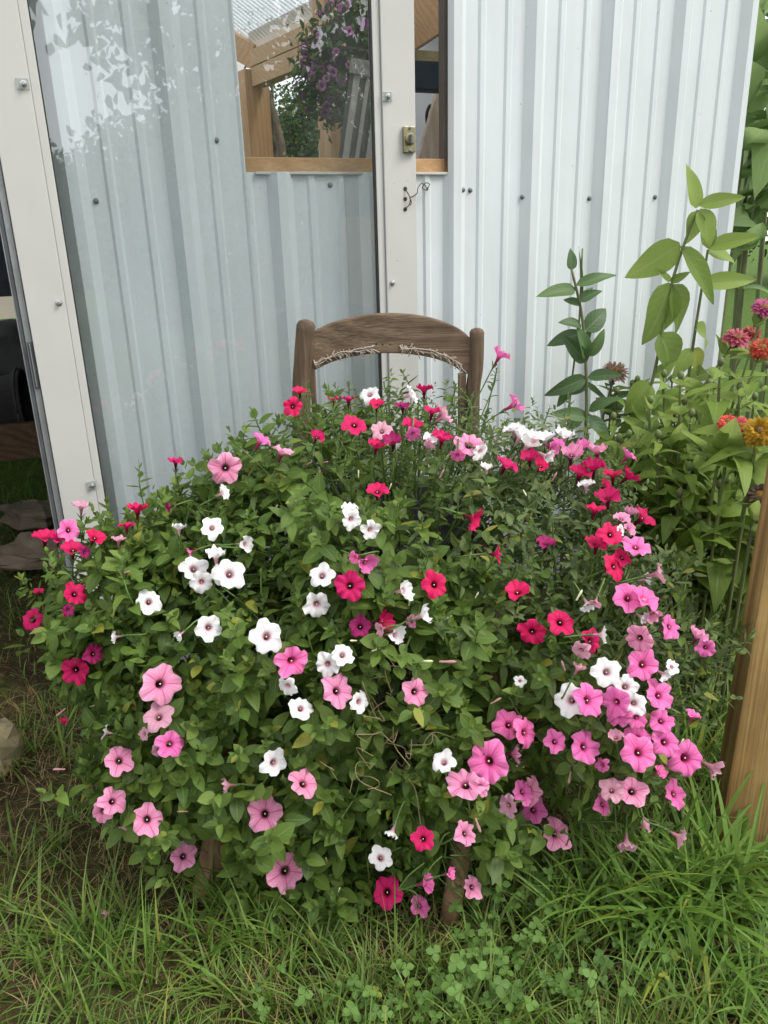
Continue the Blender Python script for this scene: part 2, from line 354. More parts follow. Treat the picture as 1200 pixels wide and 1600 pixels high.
# ================================================================== shed wall of ribbed steel
PIT = 0.229; U_RIB0 = -3.1 * PIT + .013; U_END = uw(1137, 300)[0]
def rib_h(u):
    s = (u - U_RIB0) / PIT; k = (s - round(s)) * PIT; a = abs(k)
    h = .0215 * min(1, max(0, (.032 - a) / .021))
    for c in (.077, .152):
        kk = (u - U_RIB0 - c) % PIT; kk = min(kk, PIT - kk); h = max(h, .0045 * min(1, max(0, (.012 - kk) / .006)))
    return h
def rib_us(a, b):
    u = {a, b}
    for n in range(-8, 14):
        b0 = U_RIB0 + n * PIT
        for d in (-.032, -.0265, -.0165, -.011, -.004, .004, .011, .0165, .0265, .032, .065, .071, .074, .080, .083, .089, .140, .146, .149, .155, .158, .164):
            if a < b0 + d < b: u.add(b0 + d)
    return sorted(u)
def panel(a, b, z0, z1, parent, off=0.0):
    us = rib_us(a, b); m = MB(); v = []
    zs = [z0, z0 + (z1 - z0) * .5, z1]
    for z in zs: v += [wp(u, z, rib_h(u) + off) for u in us]
    n = len(us); f = [(r * n + i, r * n + i + 1, (r+1) * n + i + 1, (r+1) * n + i) for r in range(2) for i in range(n - 1)]
    # thickness: the sheet's back, 2 mm behind
    v += [wp(u, z, rib_h(u) + off - .002) for z in (z0, z1) for u in us]; o = 3 * n
    f += [(o + i + 1, o + i, o + n + i, o + n + i + 1) for i in range(n - 1)]
    f += [(i + 1, i, o + i, o + i + 1) for i in range(n - 1)] + [(2*n + i, 2*n + i + 1, o + n + i + 1, o + n + i) for i in range(n - 1)]
    f += [(0, 2*n, o + n, o), (n - 1, o + n - 1, o + 2*n - 1, 3*n - 1)]
    return m.add(v, f).build('wall_panel', PANEL, parent)
U_WL = uw(383, 262)[0]; U_WR = uw(697, 262)[0]; Z_SILL = uw(690, 270)[1]; Z_TOP = 2.25; U_DOOR = uw(28, 397, .07)[0] - .012
WALL_H = 2.75
shed = thing('metal_shed', wp(0.2, 0), 'white ribbed steel shed with a square window opening behind the chair', 'shed')
panel(U_DOOR, U_WL, 0.02, WALL_H, shed)
uj = U_RIB0 + 4 * PIT + .018
panel(U_WL + .0005, U_WR + .0, 0.02, Z_SILL, shed)
panel(U_WL + .0005, U_WR, Z_TOP, WALL_H, shed)
panel(U_WR + .0005, uj + PIT * 2, 0.02, WALL_H, shed)
panel(uj + PIT * 2 - .03, U_END, 0.02, WALL_H, shed, .0025)
# side wall of the shed, going back from the corner, and its corner trim
INW = -WN
mb = MB(); c0 = wp(U_END - .003, 0, -.01)
mb.box(c0 + INW * 1.5 + ZZ * WALL_H / 2, (3.0, .03, WALL_H), np.array([INW, WU, ZZ])).build('side_wall', PANEL, shed)
MB().box(wp(U_END + .004, WALL_H / 2, .006), (.022, .034, WALL_H), np.array([WU, WN, ZZ])).build('corner_trim', PANEL, shed, bevel=.003)
# window sill lumber behind the cut edge, jamb studs and the thin white drip trim
sb = wp((U_WL + U_WR) / 2, Z_SILL + .013, -.05)
MB().box(sb, (U_WR - U_WL + .12, .09, .04), np.array([WU, WN, ZZ])).build('window_sill', PINEX, shed, bevel=.002)
MB().box(wp((U_WL + U_WR) / 2 + .012, Z_SILL - .002, .004), (U_WR - U_WL - .02, .012, .006), np.array([WU, WN, ZZ])).build('sill_trim', DOORP, shed, bevel=.001)
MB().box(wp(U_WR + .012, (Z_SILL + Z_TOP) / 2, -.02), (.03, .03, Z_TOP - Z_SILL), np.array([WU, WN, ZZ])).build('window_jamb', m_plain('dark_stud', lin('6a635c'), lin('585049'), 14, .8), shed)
MB().box(wp(U_WL - .03, (Z_SILL + Z_TOP) / 2, -.05), (.05, .09, Z_TOP - Z_SILL), np.array([WU, WN, ZZ])).build('window_jamb', PINE, shed)
MB().box(wp((U_WL + U_WR) / 2, Z_TOP + .02, -.05), (U_WR - U_WL + .1, .09, .04), np.array([WU, WN, ZZ])).build('window_header', PINEX, shed)
def screw_mesh(r=.0043, h=.005):
    m = MB(); n = 6
    ring = lambda rr, z, k: [(rr * math.cos(2*math.pi*i/k), rr * math.sin(2*math.pi*i/k), z) for i in range(k)]
    m.add(ring(r * 1.5, 0, 12) + ring(r * 1.5, .0012, 12) + ring(r * 1.1, .0016, 12), [(i, (i+1) % 12, 12 + (i+1) % 12, 12 + i) for i in range(12)] + [(12 + i, 12 + (i+1) % 12, 24 + (i+1) % 12, 24 + i) for i in range(12)] + [tuple(range(24, 36))])
    m.add(ring(r, .0014, 6) + ring(r, h, 6) + ring(r * .7, h * 1.15, 6), [(i, (i+1) % 6, 6 + (i+1) % 6, 6 + i) for i in range(6)] + [(6 + i, 6 + (i+1) % 6, 12 + (i+1) % 6, 12 + i) for i in range(6)] + [tuple(range(12, 18))])
    return m.mesh('screw')
SCREW = screw_mesh(); SCREW.materials.append(STEEL)
def wallmat(u, z, o): m = np.eye(4); m[:3, 0] = WU; m[:3, 1] = ZZ; m[:3, 2] = WN; m[:3, 3] = wp(u, z, o); return m
for x, y in [(720, 297), (735, 297), (815, 308), (921, 310), (1023, 308), (150, 314), (338, 219), (516, 289)]:
    u, z = uw(x, y, .002); link('screw', SCREW, shed, None, wallmat(u, z, rib_h(u) + .0005 + (.003 if u > uj + PIT*2 else 0)))
# underside of the opaque roof added to darken the passage left of the door
SHADEROOF = m_plain('shade_roof_underside', lin('4a4c4c'), lin('3a3b3b'), 5, .8)

# ================================================================== dim passage behind the doorway
passage = thing('side_room', wp(U_DOOR - .5, 0, -1.2), 'dim side room seen through the doorway left of the glass door', 'room')
ax3 = np.array([WU, WN, ZZ])
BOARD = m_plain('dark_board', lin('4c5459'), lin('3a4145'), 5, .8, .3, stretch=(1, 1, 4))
def pbox(name, u, z, o, su, so_, sz, mat, bevel=0.0): return MB().box(wp(u, z, o), (su, so_, sz), ax3).build(name, mat, passage, bevel=bevel)
pbox('shade_partition', U_DOOR + .055, 1.15, -1.55, .05, 2.95, 2.25, BOARD)  # added partition, keeps the bright greenhouse from lighting the room
pbox('shade_roof', U_DOOR - .95, 2.32, -1.05, 2.1, 2.0, .04, SHADEROOF)  # unseen opaque roof, added to keep skylight off the room
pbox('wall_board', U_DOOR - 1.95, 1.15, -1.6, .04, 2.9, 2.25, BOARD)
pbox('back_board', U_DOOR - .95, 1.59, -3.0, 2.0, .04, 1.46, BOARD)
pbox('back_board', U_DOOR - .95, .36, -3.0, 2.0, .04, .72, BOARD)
pbox('light_patch_panel', U_DOOR - 1.0, .86, -3.7, 2.0, .03, .34, m_plain('light_patch_cream', lin('d8cfc0'), lin('c5bba8'), 5, .8))  # cream panel stands in for the bright light behind the back gap
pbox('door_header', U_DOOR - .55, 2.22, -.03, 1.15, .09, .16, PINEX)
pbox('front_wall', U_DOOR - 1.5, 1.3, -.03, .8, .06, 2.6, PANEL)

# lumber and a black nursery pot lying in the room
e = at(40, 680, 3.0)
tm = MB().beam(e + np.array([-1.1, -.42, -.02]), e + np.array([.55, .21, -.02]), .05, .14).build('timber_edging', m_wood('dark_lumber', lin('6b543f'), lin('54412f'), lin('3f3226'), 'X', 18, .85), bevel=.004)
tag(tm, 'brown timber edging board in the dim room left of the door', 'timber')
pot = thing('nursery_pot', e + np.array([-.25, .12, .05]), 'black plastic nursery pot lying on its side behind the door edge', 'pot')
pc = at(-10, 640, 3.12); axd = nrm([1, .25, .05]); side = nrm(np.cross(axd, ZZ)); upv = np.cross(side, axd)
prof = [(-.26, .105), (.10, .135), (.102, .15), (.135, .152), (.136, .138), (.10, .126), (-.2, .095)]
m = MB(); n = 28
v = [pc + axd * a + (side * math.cos(2*math.pi*k/n) + upv * math.sin(2*math.pi*k/n)) * r for a, r in prof for k in range(n)]
m.add(v, [(i*n+k, i*n+(k+1) % n, (i+1)*n+(k+1) % n, (i+1)*n+k) for i in range(len(prof)-1) for k in range(n)] + [tuple(range(n))]).build('pot_body', DARK, pot, smooth=True)
m = MB(); m.tube([pc + axd * .118 + (side * math.cos(t) + upv * math.sin(t)) * .153 for t in np.linspace(0, 2*math.pi, 30)], .006, 6).build('rim', DARK, pot, smooth=True)
sack = at(5, 545, 3.3)
def blob(c, r, seed, n1=14, n2=22, amp=.18):
    g = np.random.default_rng(seed); ph = g.uniform(0, 6.28, 12); v = []
    for i in range(n1 + 1):
        th = math.pi * i / n1
        for k in range(n2):
            fi = 2*math.pi*k/n2; d = np.array([math.sin(th)*math.cos(fi), math.sin(th)*math.sin(fi), math.cos(th)])
            q = 1 + amp * (math.sin(3*d[0]+ph[0]) * math.sin(2.5*d[1]+ph[1]) + .6*math.sin(5*d[2]+4*d[0]+ph[2]) * math.sin(6*d[1]+ph[3]) + .35*math.sin(11*d[0]+7*d[1]+ph[4]))
            v.append(np.asarray(c) + d * np.asarray(r) * q)
    f = [(i*n2+k, (i+1)*n2+k, (i+1)*n2+(k+1) % n2, i*n2+(k+1) % n2) for i in range(n1) for k in range(n2)]
    return MB().add(v, f)
tag(blob(sack + np.array([-.05, .1, -.08]), (.22, .12, .16), 3).build('soil_bag', DARK, smooth=True), 'dark slumped bag above the black pot in the side room', 'bag')
for k, (x, y, Y, rx, ry, rz, lab) in enumerate([(62, 800, 2.62, .17, .12, .045, 'flat brown stepping stone farther inside the doorway'), (72, 862, 2.28, .2, .14, .05, 'larger flat stepping stone at the doorway threshold')]):
    p = atz(x, y, .06); tag(blob(p, (rx, ry, rz), 20 + k, amp=.26).build('stepping_stone', STONE), lab, 'stone', 'stones in the doorway')
st = atz(4, 1185, .03); tag(blob(st + np.array([-.035, 0.02, 0]), (.07, .085, .075), 41, 7, 9, .22).build('rock', STONEY), 'small lichen covered rock in the grass at the far left', 'rock')

# ================================================================== glass storm door, folded open against the wall
DO = .05; DT = .032                        # back plane and thickness
FO = DO + DT
door = thing('glass_door', wp(-.25, 0, DO), 'white framed glass storm door swung open flat against the shed', 'door')
uA = uw(27, 397, FO)[0]; uB = uw(90, 397, FO)[0]; uC = uw(104, 397, FO)[0]; uD = uw(593, 397, FO)[0]; uE = uw(604, 397, FO)[0]; uF = uw(652, 397, FO)[0]
DZ0, DZ1 = .06, 2.12
def dbox(name, u0, u1, z0, z1, o0, o1, mat, parent=None, bevel=.0015):
    return MB().box(wp((u0 + u1) / 2, (z0 + z1) / 2, (o0 + o1) / 2), (u1 - u0, o1 - o0, z1 - z0), ax3).build(name, mat, parent or door, bevel=bevel)
lst = dbox('stile', uA, uB, DZ0, DZ1, DO, FO, DOORP); rst = dbox('stile', uE, uF, DZ0, DZ1, DO, FO, DOORP)
dbox('glass_stop', uB + .0008, uC, DZ0 + .1, DZ1 - .1, DO, FO - .004, DOORP, lst); dbox('glass_stop', uD, uE - .0008, DZ0 + .1, DZ1 - .1, DO, FO - .006, DOORP, rst)
dbox('gasket', uC, uC + .003, DZ0 + .11, DZ1 - .11, DO + .01, FO - .008, DARK, lst, 0); dbox('gasket', uD - .003, uD, DZ0 + .11, DZ1 - .11, DO + .01, FO - .008, DARK, rst, 0)
dbox('rail', uB, uE, DZ0, DZ0 + .1, DO + .001, FO - .001, DOORP); dbox('rail', uB, uE, DZ1 - .1, DZ1, DO + .001, FO - .001, DOORP)
dbox('glass_pane', uC + .003, uD - .003, DZ0 + .1, DZ1 - .1, DO + .014, DO + .018, GLASS, bevel=0)
# hinge strip beside the door: grey aluminium channel, dark weatherstrip and a thin bright lip
uH = uw(15, 397, FO)[0]; uG = uw(8.5, 397, FO)[0]
hz = dbox('hinge_strip', uH, uA - .002, DZ0, DZ1, DO - .03, FO - .010, GREYAL)
dbox('weatherstrip', uG, uH - .0005, DZ0, DZ1, DO - .04, FO - .014, DARKAL, hz); dbox('lip', uG - .003, uG - .0005, DZ0, DZ1, DO - .04, FO - .016, GREYAL, hz, 0)
for y0, y1 in ((534, 608),):
    z1 = uw(55, y0, FO)[1]; z0 = uw(62, y1, FO)[1]
    dbox('hinge', uH + .002, uA - .003, z0, z1, FO - .011, FO - .006, DARKAL)
    dbox('hinge_pin', uH + .006, uA - .007, z0 + .004, z1 - .004, FO - .009, FO - .002, GREYAL)
def clip(x, y, lean):
    u, z = uw(x, y, FO + .002)
    a = np.array([math.cos(lean) * WU + math.sin(lean) * ZZ, WN, -math.sin(lean) * WU + math.cos(lean) * ZZ])
    c = MB().box(wp(u - .002, z, FO + .0022), (.024, .004, .020), a).build('glass_clip', CLEAR, door, bevel=.0015)
    m = wallmat(u, z, FO + .004); m[:3, :3] *= .95; s = link('clip_screw', SCREWC, c, None, m)
SCREWC = screw_mesh(.0045, .007); SCREWC.materials.append(m_plain('bright_zinc', (.55, .56, .56, 1), (.35, .36, .36, 1), 60, .3, .1, .5, .8))
clip(37, 131, 0.0); clip(145, 758, .12); clip(606, 151, .0)
for x, y in ((92, 473), (613, 442)):
    u, z = uw(x, y, FO); link('bumper_screw', SCREWC, door, None, wallmat(u, z, FO + .0005))
u0, zt = uw(624.5, 198, FO); u1, zb = uw(647, 239, FO)
plate = dbox('lock_plate', u0 + .006, u1, zb, zt, FO + .0005, FO + .011, BRASS, bevel=.0015)
uc, zc_ = (u0 + .006 + u1) / 2, (zb + zt) / 2
m = MB(); n = 20; ringp = lambda r, o: [wp(uc + r * math.cos(2*math.pi*k/n), zc_ + r * math.sin(2*math.pi*k/n), FO + o) for k in range(n)]
m.add(ringp(.0125, .011) + ringp(.0125, .015) + ringp(.0105, .017), [(i*n+k, i*n+(k+1) % n, (i+1)*n+(k+1) % n, (i+1)*n+k) for i in range(2) for k in range(n)] + [tuple(range(2*n, 3*n))]).build('thumb_disc', BRASS, plate)
MB().box(wp(uc, zc_, FO + .021), (.006, .010, .021), ax3).build('thumb_turn', STEEL, plate, bevel=.0015)
for s in (-1, 1):
    mm = wallmat(uc, zc_ + s * .024, FO + .011); mm[:3, :3] *= .62; link('plate_screw', SCREW, plate, None, mm)
holes = []
for y in (295, 311, 327):
    u, z = uw(633, y, FO); holes.append((u, z))
    m = MB(); n = 14; m.add([wp(u + .0048 * math.cos(2*math.pi*k/n), z + .0048 * math.sin(2*math.pi*k/n), FO + o) for o in (.0006, .0012) for k in range(n)], [tuple(range(n, 2*n))] + [(k, (k+1) % n, n + (k+1) % n, n + k) for k in range(n)]).build('handle_hole', DARK, door)
# bent wire that ties the door to a nail in the wall
def wpx(x, y, o): u, z = uw(x, y, o); return wp(u, z, o)
def spline(pts, n=8):
    pts = np.asarray(pts, float); P = np.vstack([2*pts[0]-pts[1], pts, 2*pts[-1]-pts[-2]]); out = []
    for i in range(1, len(P) - 2):
        for t in np.linspace(0, 1, n, endpoint=False):
            out.append(.5 * ((2*P[i]) + (-P[i-1]+P[i+1])*t + (2*P[i-1]-5*P[i]+4*P[i+1]-P[i+2])*t*t + (-P[i-1]+3*P[i]-3*P[i+1]+P[i+2])*t**3))
    out.append(pts[-1]); return np.array(out)
wm_ = MB()
wm_.tube(spline([wpx(633, 295, FO + .001), wpx(638, 303, FO + .007), wpx(641, 310, FO + .009), wpx(640, 319, FO + .008), wpx(633, 327, FO + .001)]), .0013, 5)
wm_.tube(spline([wpx(640, 309, FO + .008), wpx(647, 306, FO + .01), wpx(652, 301, FO + .004), wpx(653, 294, FO - .01), wpx(658, 287, .05), wpx(664, 289, .035), wpx(667, 295, .03), wpx(671, 288, .022), wpx(665, 286, .02), wpx(660, 294, .02), wpx(668, 297, .012), wpx(668, 291, .002)]), .0012, 5)
wm_.tube(spline([wpx(640, 309, FO + .009), wpx(643, 316, FO + .012), wpx(641, 321, FO + .012)]), .0011, 5)
tag(wm_.build('tie_wire', WIRE, smooth=True), 'rusty twisted wire tying the door stile to the wall', 'wire')

# ================================================================== lean-to greenhouse seen through the window
gh = thing('greenhouse_frame', at(470, 250, 4.6) * np.array([1, 1, 0]), 'pine greenhouse frame with clear corrugated roof seen through the window', 'greenhouse')
A = at(402, 108, 5.2); zP = A[2]; B = atz(585, 30, zP); dP = nrm(B - A); B = A + dP * (np.linalg.norm(B - A) * 1.6)
lenP = np.linalg.norm(B - A)
PB = m_wood('greenhouse_plate', lin('bf9f7a'), lin('b3926a'), lin('9c7b57'), 'Y', 22, .65)
MB().beam(A + ZZ * .05, B + ZZ * .05, .09, .085).build('top_plate', PB, gh, bevel=.003)
MB().beam(A - ZZ * .046, B - ZZ * .046, .085, .10).build('top_plate', PB, gh, bevel=.003)
def ghpost(px, top, w=.1, mat=PINE):
    r = ray(px, 200); n = np.array([dP[1], -dP[0], 0]); t = ((A - CAM) @ n) / (r @ n); p = CAM + r * t
    return MB().box(np.array([p[0], p[1], top / 2]), (w, w, top), np.array([dP, np.cross(ZZ, dP), ZZ])).build('post', mat, gh, bevel=.004), p
ghpost(398, zP, .155); _, p2 = ghpost(522, zP + .75, .125)
MB().box(np.array([p2[0], p2[1], 0]) - dP * .10 + ZZ * .8, (.06, .05, 1.6), np.array([dP, np.cross(ZZ, dP), ZZ])).build('white_trim', DOORP, gh, bevel=.003)
# clear corrugated roof: ridges run from the plate up to the left
PCLEAR = NT('corrugated_polycarbonate')
_t = PCLEAR.n('BsdfTranslucent', i_Color=(.93, .94, .95, 1)); _r = PCLEAR.n('BsdfTransparent', i_Color=(.9, .92, .93, 1)); _m = PCLEAR.n('MixShader'); _m.inputs[0].default_value = .6
PCLEAR.set(_m.inputs[1], _t); PCLEAR.set(_m.inputs[2], _r); PCLEAR = PCLEAR.fin(_m)
G0 = at(404, 84, 5.2); G1 = G0 + dP * lenP; rise = nrm(at(322, 15, 5.6) - G0); m = MB(); v = []; n = 150
for i in range(n + 1):
    b = G0 + (G1 - G0) * i / n - dP * .1; off = np.cross(rise, dP); off = nrm(off) * .018 * math.cos(i * math.pi / 1.5)
    v += [b + off, b + rise * 3.2 + off]
m.add(v, [(2*i, 2*i+2, 2*i+3, 2*i+1) for i in range(n)]).build('roof_sheet', PCLEAR, gh, smooth=True)
FASC = m_plain('pale_fascia', lin('cfc3b4'), lin('bfb0a0'), 6, .8)
MB().beam(A + ZZ * .15 - dP * .06, B + ZZ * .15, .02, .10).build('fascia', FASC, gh)
MB().beam(A + ZZ * .06, A + ZZ * .06 + rise * 2.6 * np.array([1, 1, .75]), .06, .13).build('rafter', PINEX, gh, bevel=.003)
MB().beam(p2 * np.array([1, 1, 0]) + ZZ * (zP + .30), p2 * np.array([1, 1, 0]) + ZZ * (zP + .50) + rise * 1.0, .06, .13).build('rafter', PINEX, gh, bevel=.003)
MB().beam(p2 * np.array([1, 1, 0]) + ZZ * (zP + .10), p2 * np.array([1, 1, 0]) + ZZ * (zP + .95) + dP * 1.9, .06, .12).build('brace', PB, gh, bevel=.003)
# back lumber rail and the bits right of the door stile
MB().beam(at(385, 130, 5.6), at(300, 170, 5.4), .05, .12).build('rail', PINEX, gh, bevel=.003)
WHITEW = m_plain('white_liner', lin('eeefee'), lin('e0e2e2'), 6, .6, stretch=(1, 1, .1))
q0 = at(646, 150, 3.9); MB().box(q0 + np.array([.35, .12, .15]), (1.15, .02, 1.6), np.array([WU, WN, ZZ])).build('liner_panel', WHITEW, gh)
MB().box(at(366, 215, 5.7), (.2, .02, 1.0), np.array([WU, WN, ZZ])).build('liner_panel', WHITEW, gh)
DSTUD = m_plain('shaded_stud', lin('56504a'), lin('463f3a'), 8, .8, stretch=(1, 1, .2))
MB().beam(at(590, 78, 3.4), at(740, -22, 3.4), .05, .15).build('rafter', PB, gh, bevel=.003)
sh = tag(MB().box(at(690, 122, 2.62), (.42, .06, .075), ax3).build('shelf_beam', m_plain('dark_painted_wood', lin('38434b'), lin('2b343b'), 8, .6), bevel=.003), 'dark painted shelf beam crossing the window beside the lock', 'beam')
MB().box(at(690, 97, 2.64), (.42, .05, .045), ax3).build('mottled_top', STONEY, sh)
bd = MB().beam(at(660, 320, 2.75), at(712, 130, 2.85), .12, .02, up=WN).build('leaning_board', m_wood('tan_board', lin('d0bfad'), lin('c0ad9a'), lin('a8957f'), 'Z', 10, .8), bevel=.002)
tag(bd, 'tan board leaning inside the window right of the lock', 'board')
hk = MB().tube(spline([at(668, 200, 2.95), at(667, 178, 2.95), at(672, 165, 2.95), at(676, 172, 2.95), at(678, 160, 2.95), at(682, 168, 2.95)]), .006, 6)
tag(hk.build('cord_loop', DARK, smooth=True), 'dark cord loop hanging above the leaning tan board', 'cord')
# weathered grooved plank leaning in the window
lp = thing('grooved_plank', at(560, 268, 2.85), 'weathered grey grooved plank leaning behind the glass', 'plank')
a0 = at(556, 300, 2.85); a1 = at(584, 105, 2.95); dd = nrm(a1 - a0); sd_ = nrm(np.cross(dd, [0, 1, 0])); nn = np.cross(sd_, dd); L = np.linalg.norm(a1 - a0)
if nn[1] > 0: nn = -nn
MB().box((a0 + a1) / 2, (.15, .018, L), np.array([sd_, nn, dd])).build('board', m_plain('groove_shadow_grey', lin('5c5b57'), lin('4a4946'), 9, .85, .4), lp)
for k, x in enumerate((-.066, -.028, .012, .05)):
    MB().box((a0 + a1) / 2 + sd_ * x + nn * .015, (.022 if k % 2 else .014, .014, L), np.array([sd_, nn, dd])).build('slat', m_plain('weathered_slat', lin('a19e96'), lin('83807a'), 14, .85, .4, stretch=(1, 1, .1)) if k == 0 else bpy.data.materials['weathered_slat'], lp, bevel=.002)
cp = MB().box(a1 - dd * .02 + nn * .022, (.155, .016, .05), np.array([sd_, nn, dd])).build('end_cap', GREYW, lp, bevel=.002)

# ================================================================== old wooden chair
YL, YR = 1.70, 1.76
def bk(x, y): return at(x, y, YL + (YR - YL) * (x - 475) / 270 + (CAM[2] + (0) - 0) * 0)
chair = thing('wooden_chair', (-.02, 1.45, 0), 'old weathered wooden chair with arched back used as a planter', 'chair')
def taperpost(path, rx, parent, name, mat, n=14):
    m = MB(); m.tube(path, rx, n); return m.build(name, mat, parent, smooth=True)
pl = spline([bk(476, 506), bk(473, 560), bk(471, 630), bk(472, 760)], 6); foot = at(500, 900, 1.62); foot = np.array([pl[-1][0] - .005, 1.66, 0.0])
pl = spline([bk(478, 508), bk(474, 560), bk(471, 635), pl[-1] * np.array([1, 1, 0]) + np.array([0, -.04, .42]), foot], 6)
pr = spline([bk(745, 519), bk(744, 570), bk(738, 640), np.array([bk(738, 640)[0] + .005, 1.71, .42]), np.array([bk(738, 640)[0] + .01, 1.72, 0])], 6)
def rr(n, r, lo): a = np.full(n, r); a[0] *= lo; a[1] *= .95; return a
def withcap(p, r):
    d = nrm(p[0] - p[1]); return np.vstack([p[0] + d * r * .55, p[0] + d * r * .38, p]), np.concatenate([[r * .35, r * .78], np.full(len(p), r)])
P_, R_ = withcap(pl, .0205); taperpost(P_, R_, chair, 'back_post', OLDW); P_, R_ = withcap(pr, .0165); taperpost(P_, R_, chair, 'back_post', OLDW)
# crest rail: arched board between the posts
top = [(486, 521), (500, 513), (525, 503), (560, 495), (600, 491), (640, 492.5), (675, 498), (705, 508), (725, 519), (736, 530)]
bot = [(736, 586), (724, 583), (706, 571), (680, 562), (650, 556.5), (615, 554), (580, 555), (545, 560), (515, 568), (494, 578), (486, 578)]
def rail(pts2, thick, name, mat, parent):
    fr = [bk(x, y) for x, y in pts2]; n = len(fr)
    bow = lambda x: .018 * (1 - ((x - 610) / 130) ** 2)
    fr = [p + np.array([0, bow(q[0]), 0]) for p, q in zip(fr, pts2)]; bkp = [p + np.array([0, thick, 0]) for p in fr]
    nt = len(top); m = MB(); f = []
    nb = len(bot)
    # strip the front between top and bottom by matching parameter
    return fr, bkp
tx = np.array(top); bx_ = np.array(bot[::-1]); S = np.linspace(0, 1, 25)
def samp(a, s): q = np.linspace(0, 1, len(a)); return np.stack([np.interp(s, q, a[:, 0]), np.interp(s, q, a[:, 1])], 1)
tp = spline(np.c_[tx, np.zeros(len(tx))], 4)[:, :2]; bp = spline(np.c_[bx_, np.zeros(len(bx_))], 4)[:, :2]
tp = samp(tp, S); bp = samp(bp, S); m = MB(); v = []
bow = lambda x: .02 * (1 - ((x - 610) / 130) ** 2)
for i in range(25):
    for (x, y), q in ((tp[i], 0), (tp[i] * .5 + bp[i] * .5, .5), (bp[i], 1)): v.append(bk(x, y) + np.array([0, bow(x) - .002, 0]))
    for (x, y), q in ((tp[i], 0), (tp[i] * .5 + bp[i] * .5, .5), (bp[i], 1)): v.append(bk(x, y) + np.array([0, bow(x) + .020, 0]))
f = []
for i in range(24):
    a, b = 6*i, 6*(i+1)
    f += [(a, a+1, b+1, b), (a+1, a+2, b+2, b+1), (a+3, b+3, b+4, a+4), (a+4, b+4, b+5, a+5), (a, b, b+3, a+3), (a+2, a+5, b+5, b+2)]
f += [(0, 3, 4, 1), (1, 4, 5, 2), (144, 145, 148, 147), (145, 146, 149, 148)]
m.add(v, f); crest = m.build('crest_rail', OLDX, chair, bevel=.004, smooth=False)
for x0, x1, ya, yb in ((488, 496, 577, 720), (716, 728, 584, 720)):
    MB().box((bk((x0+x1)/2, ya) + bk((x0+x1)/2, yb)) / 2 + np.array([0, .006, 0]), (abs(bk(x1, ya)[0] - bk(x0, ya)[0]), .018, bk(x0, ya)[2] - bk(x0, yb)[2])).build('inner_stile', OLDW, chair, bevel=.002)
# frayed cane along the lower edge of the crest
def lash(x0, x1, seed, n, parent):
    g = random.Random(seed); m = MB()
    def pt(x, dy, o):
        y = np.interp(x, [p[0] for p in bot[::-1]], [p[1] for p in bot[::-1]]); return bk(x, y + dy) + np.array([0, bow(x) - o, 0])
    for q in range(2):
        xs_ = np.linspace(x0, x1, 14); m.tube([pt(x, -8 - 3*q + g.uniform(-1.6, 1.6), .004 + .002*q) for x in xs_], .0016, 5)
    for k in range(n):
        x = g.uniform(x0, x1); L_ = g.uniform(6, 16); a = g.uniform(-2.2, 1.0)
        m.tube([pt(x, -9, .004), pt(x + math.cos(a) * L_ * .5, -9 - math.sin(a) * L_ * .5, .007), pt(x + math.cos(a) * L_, -9 - math.sin(a) * L_, .005)], .0013, 4)
    for k in range(int(n * .7)):
        x = g.uniform(x0, x1); m.tube([pt(x - 3, -14 + g.uniform(-2, 2), .003), pt(x, -8, .0075), pt(x + 4, -2 + g.uniform(-2, 3), .003)], .0012, 4)
    return m.build('cane_lashing', TWIG, parent)
lash(491, 582, 1, 24, crest); lash(626, 722, 2, 26, crest)
for k, (x, y) in enumerate([(598, 540), (610, 540), (641, 541), (588, 539)]):
    c = bk(x, y) + np.array([0, bow(x) - .0026, 0]); MB().add([c + np.array([.0022 * math.cos(t), 0, .0022 * math.sin(t)]) for t in np.linspace(0, 2*math.pi, 9)[:-1]], [tuple(range(8))[::-1]]).build('nail_hole', DARK, crest)
# seat ring, front legs and stretchers
fl = atz(322, 1392, 0); frt = atz(700, 1440, 0); SEAT = .43
sl_ = remap([-.22, 1.20, .43]); sr_ = remap([.20, 1.18, .43]); SEAT = float((sl_[2] + sr_[2]) / 2)
for a, b in ((sl_, sr_), (sl_, np.array([pl[-1][0], 1.64, SEAT])), (sr_, np.array([pr[-1][0], 1.70, SEAT])), (np.array([pl[-1][0], 1.64, SEAT]), np.array([pr[-1][0], 1.70, SEAT]))):
    MB().beam(a, b, .032, .045).build('seat_rail', OLDX, chair, bevel=.004)
def leg(a, b, r0, r1, sides=14):
    t = np.linspace(0, 1, 8); P = [a + (b - a) * s for s in t]; m = MB(); m.tube(P, r0 + (r1 - r0) * t, sides); return m.build('leg', LEGW, chair, smooth=sides > 6)
LEGW = m_wood('worn_leg_wood', lin('a5866a'), lin('8a6c50'), lin('6a523c'), 'Z', 24, .75, .2, .4)
leg(np.array([sr_[0], sr_[1] - .01, SEAT]), frt + np.array([0, 0, -.01]), .020, .0165)
leg(np.array([sl_[0], sl_[1] - .01, SEAT]), fl + np.array([0.0, 0, -.01]), .030, .027, 4)
MB().tube([sl_ * np.array([1, 1, 0]) + np.array([-.03, -.02, .2]), sr_ * np.array([1, 1, 0]) + np.array([.01, -.03, .19])], .011, 8).build('stretcher', OLDX, chair, smooth=True)
tub = thing('planter_tub', (-.01, 1.43, SEAT + .02), 'dark plant tub in the chair seat hidden under the petunias', 'planter')
m = MB(); n = 28; prof = [(.0, -.12), (.15, -.12), (.19, .14), (.20, .14), (.2, .155), (.18, .155), (.17, .10), (0.0, .10)]
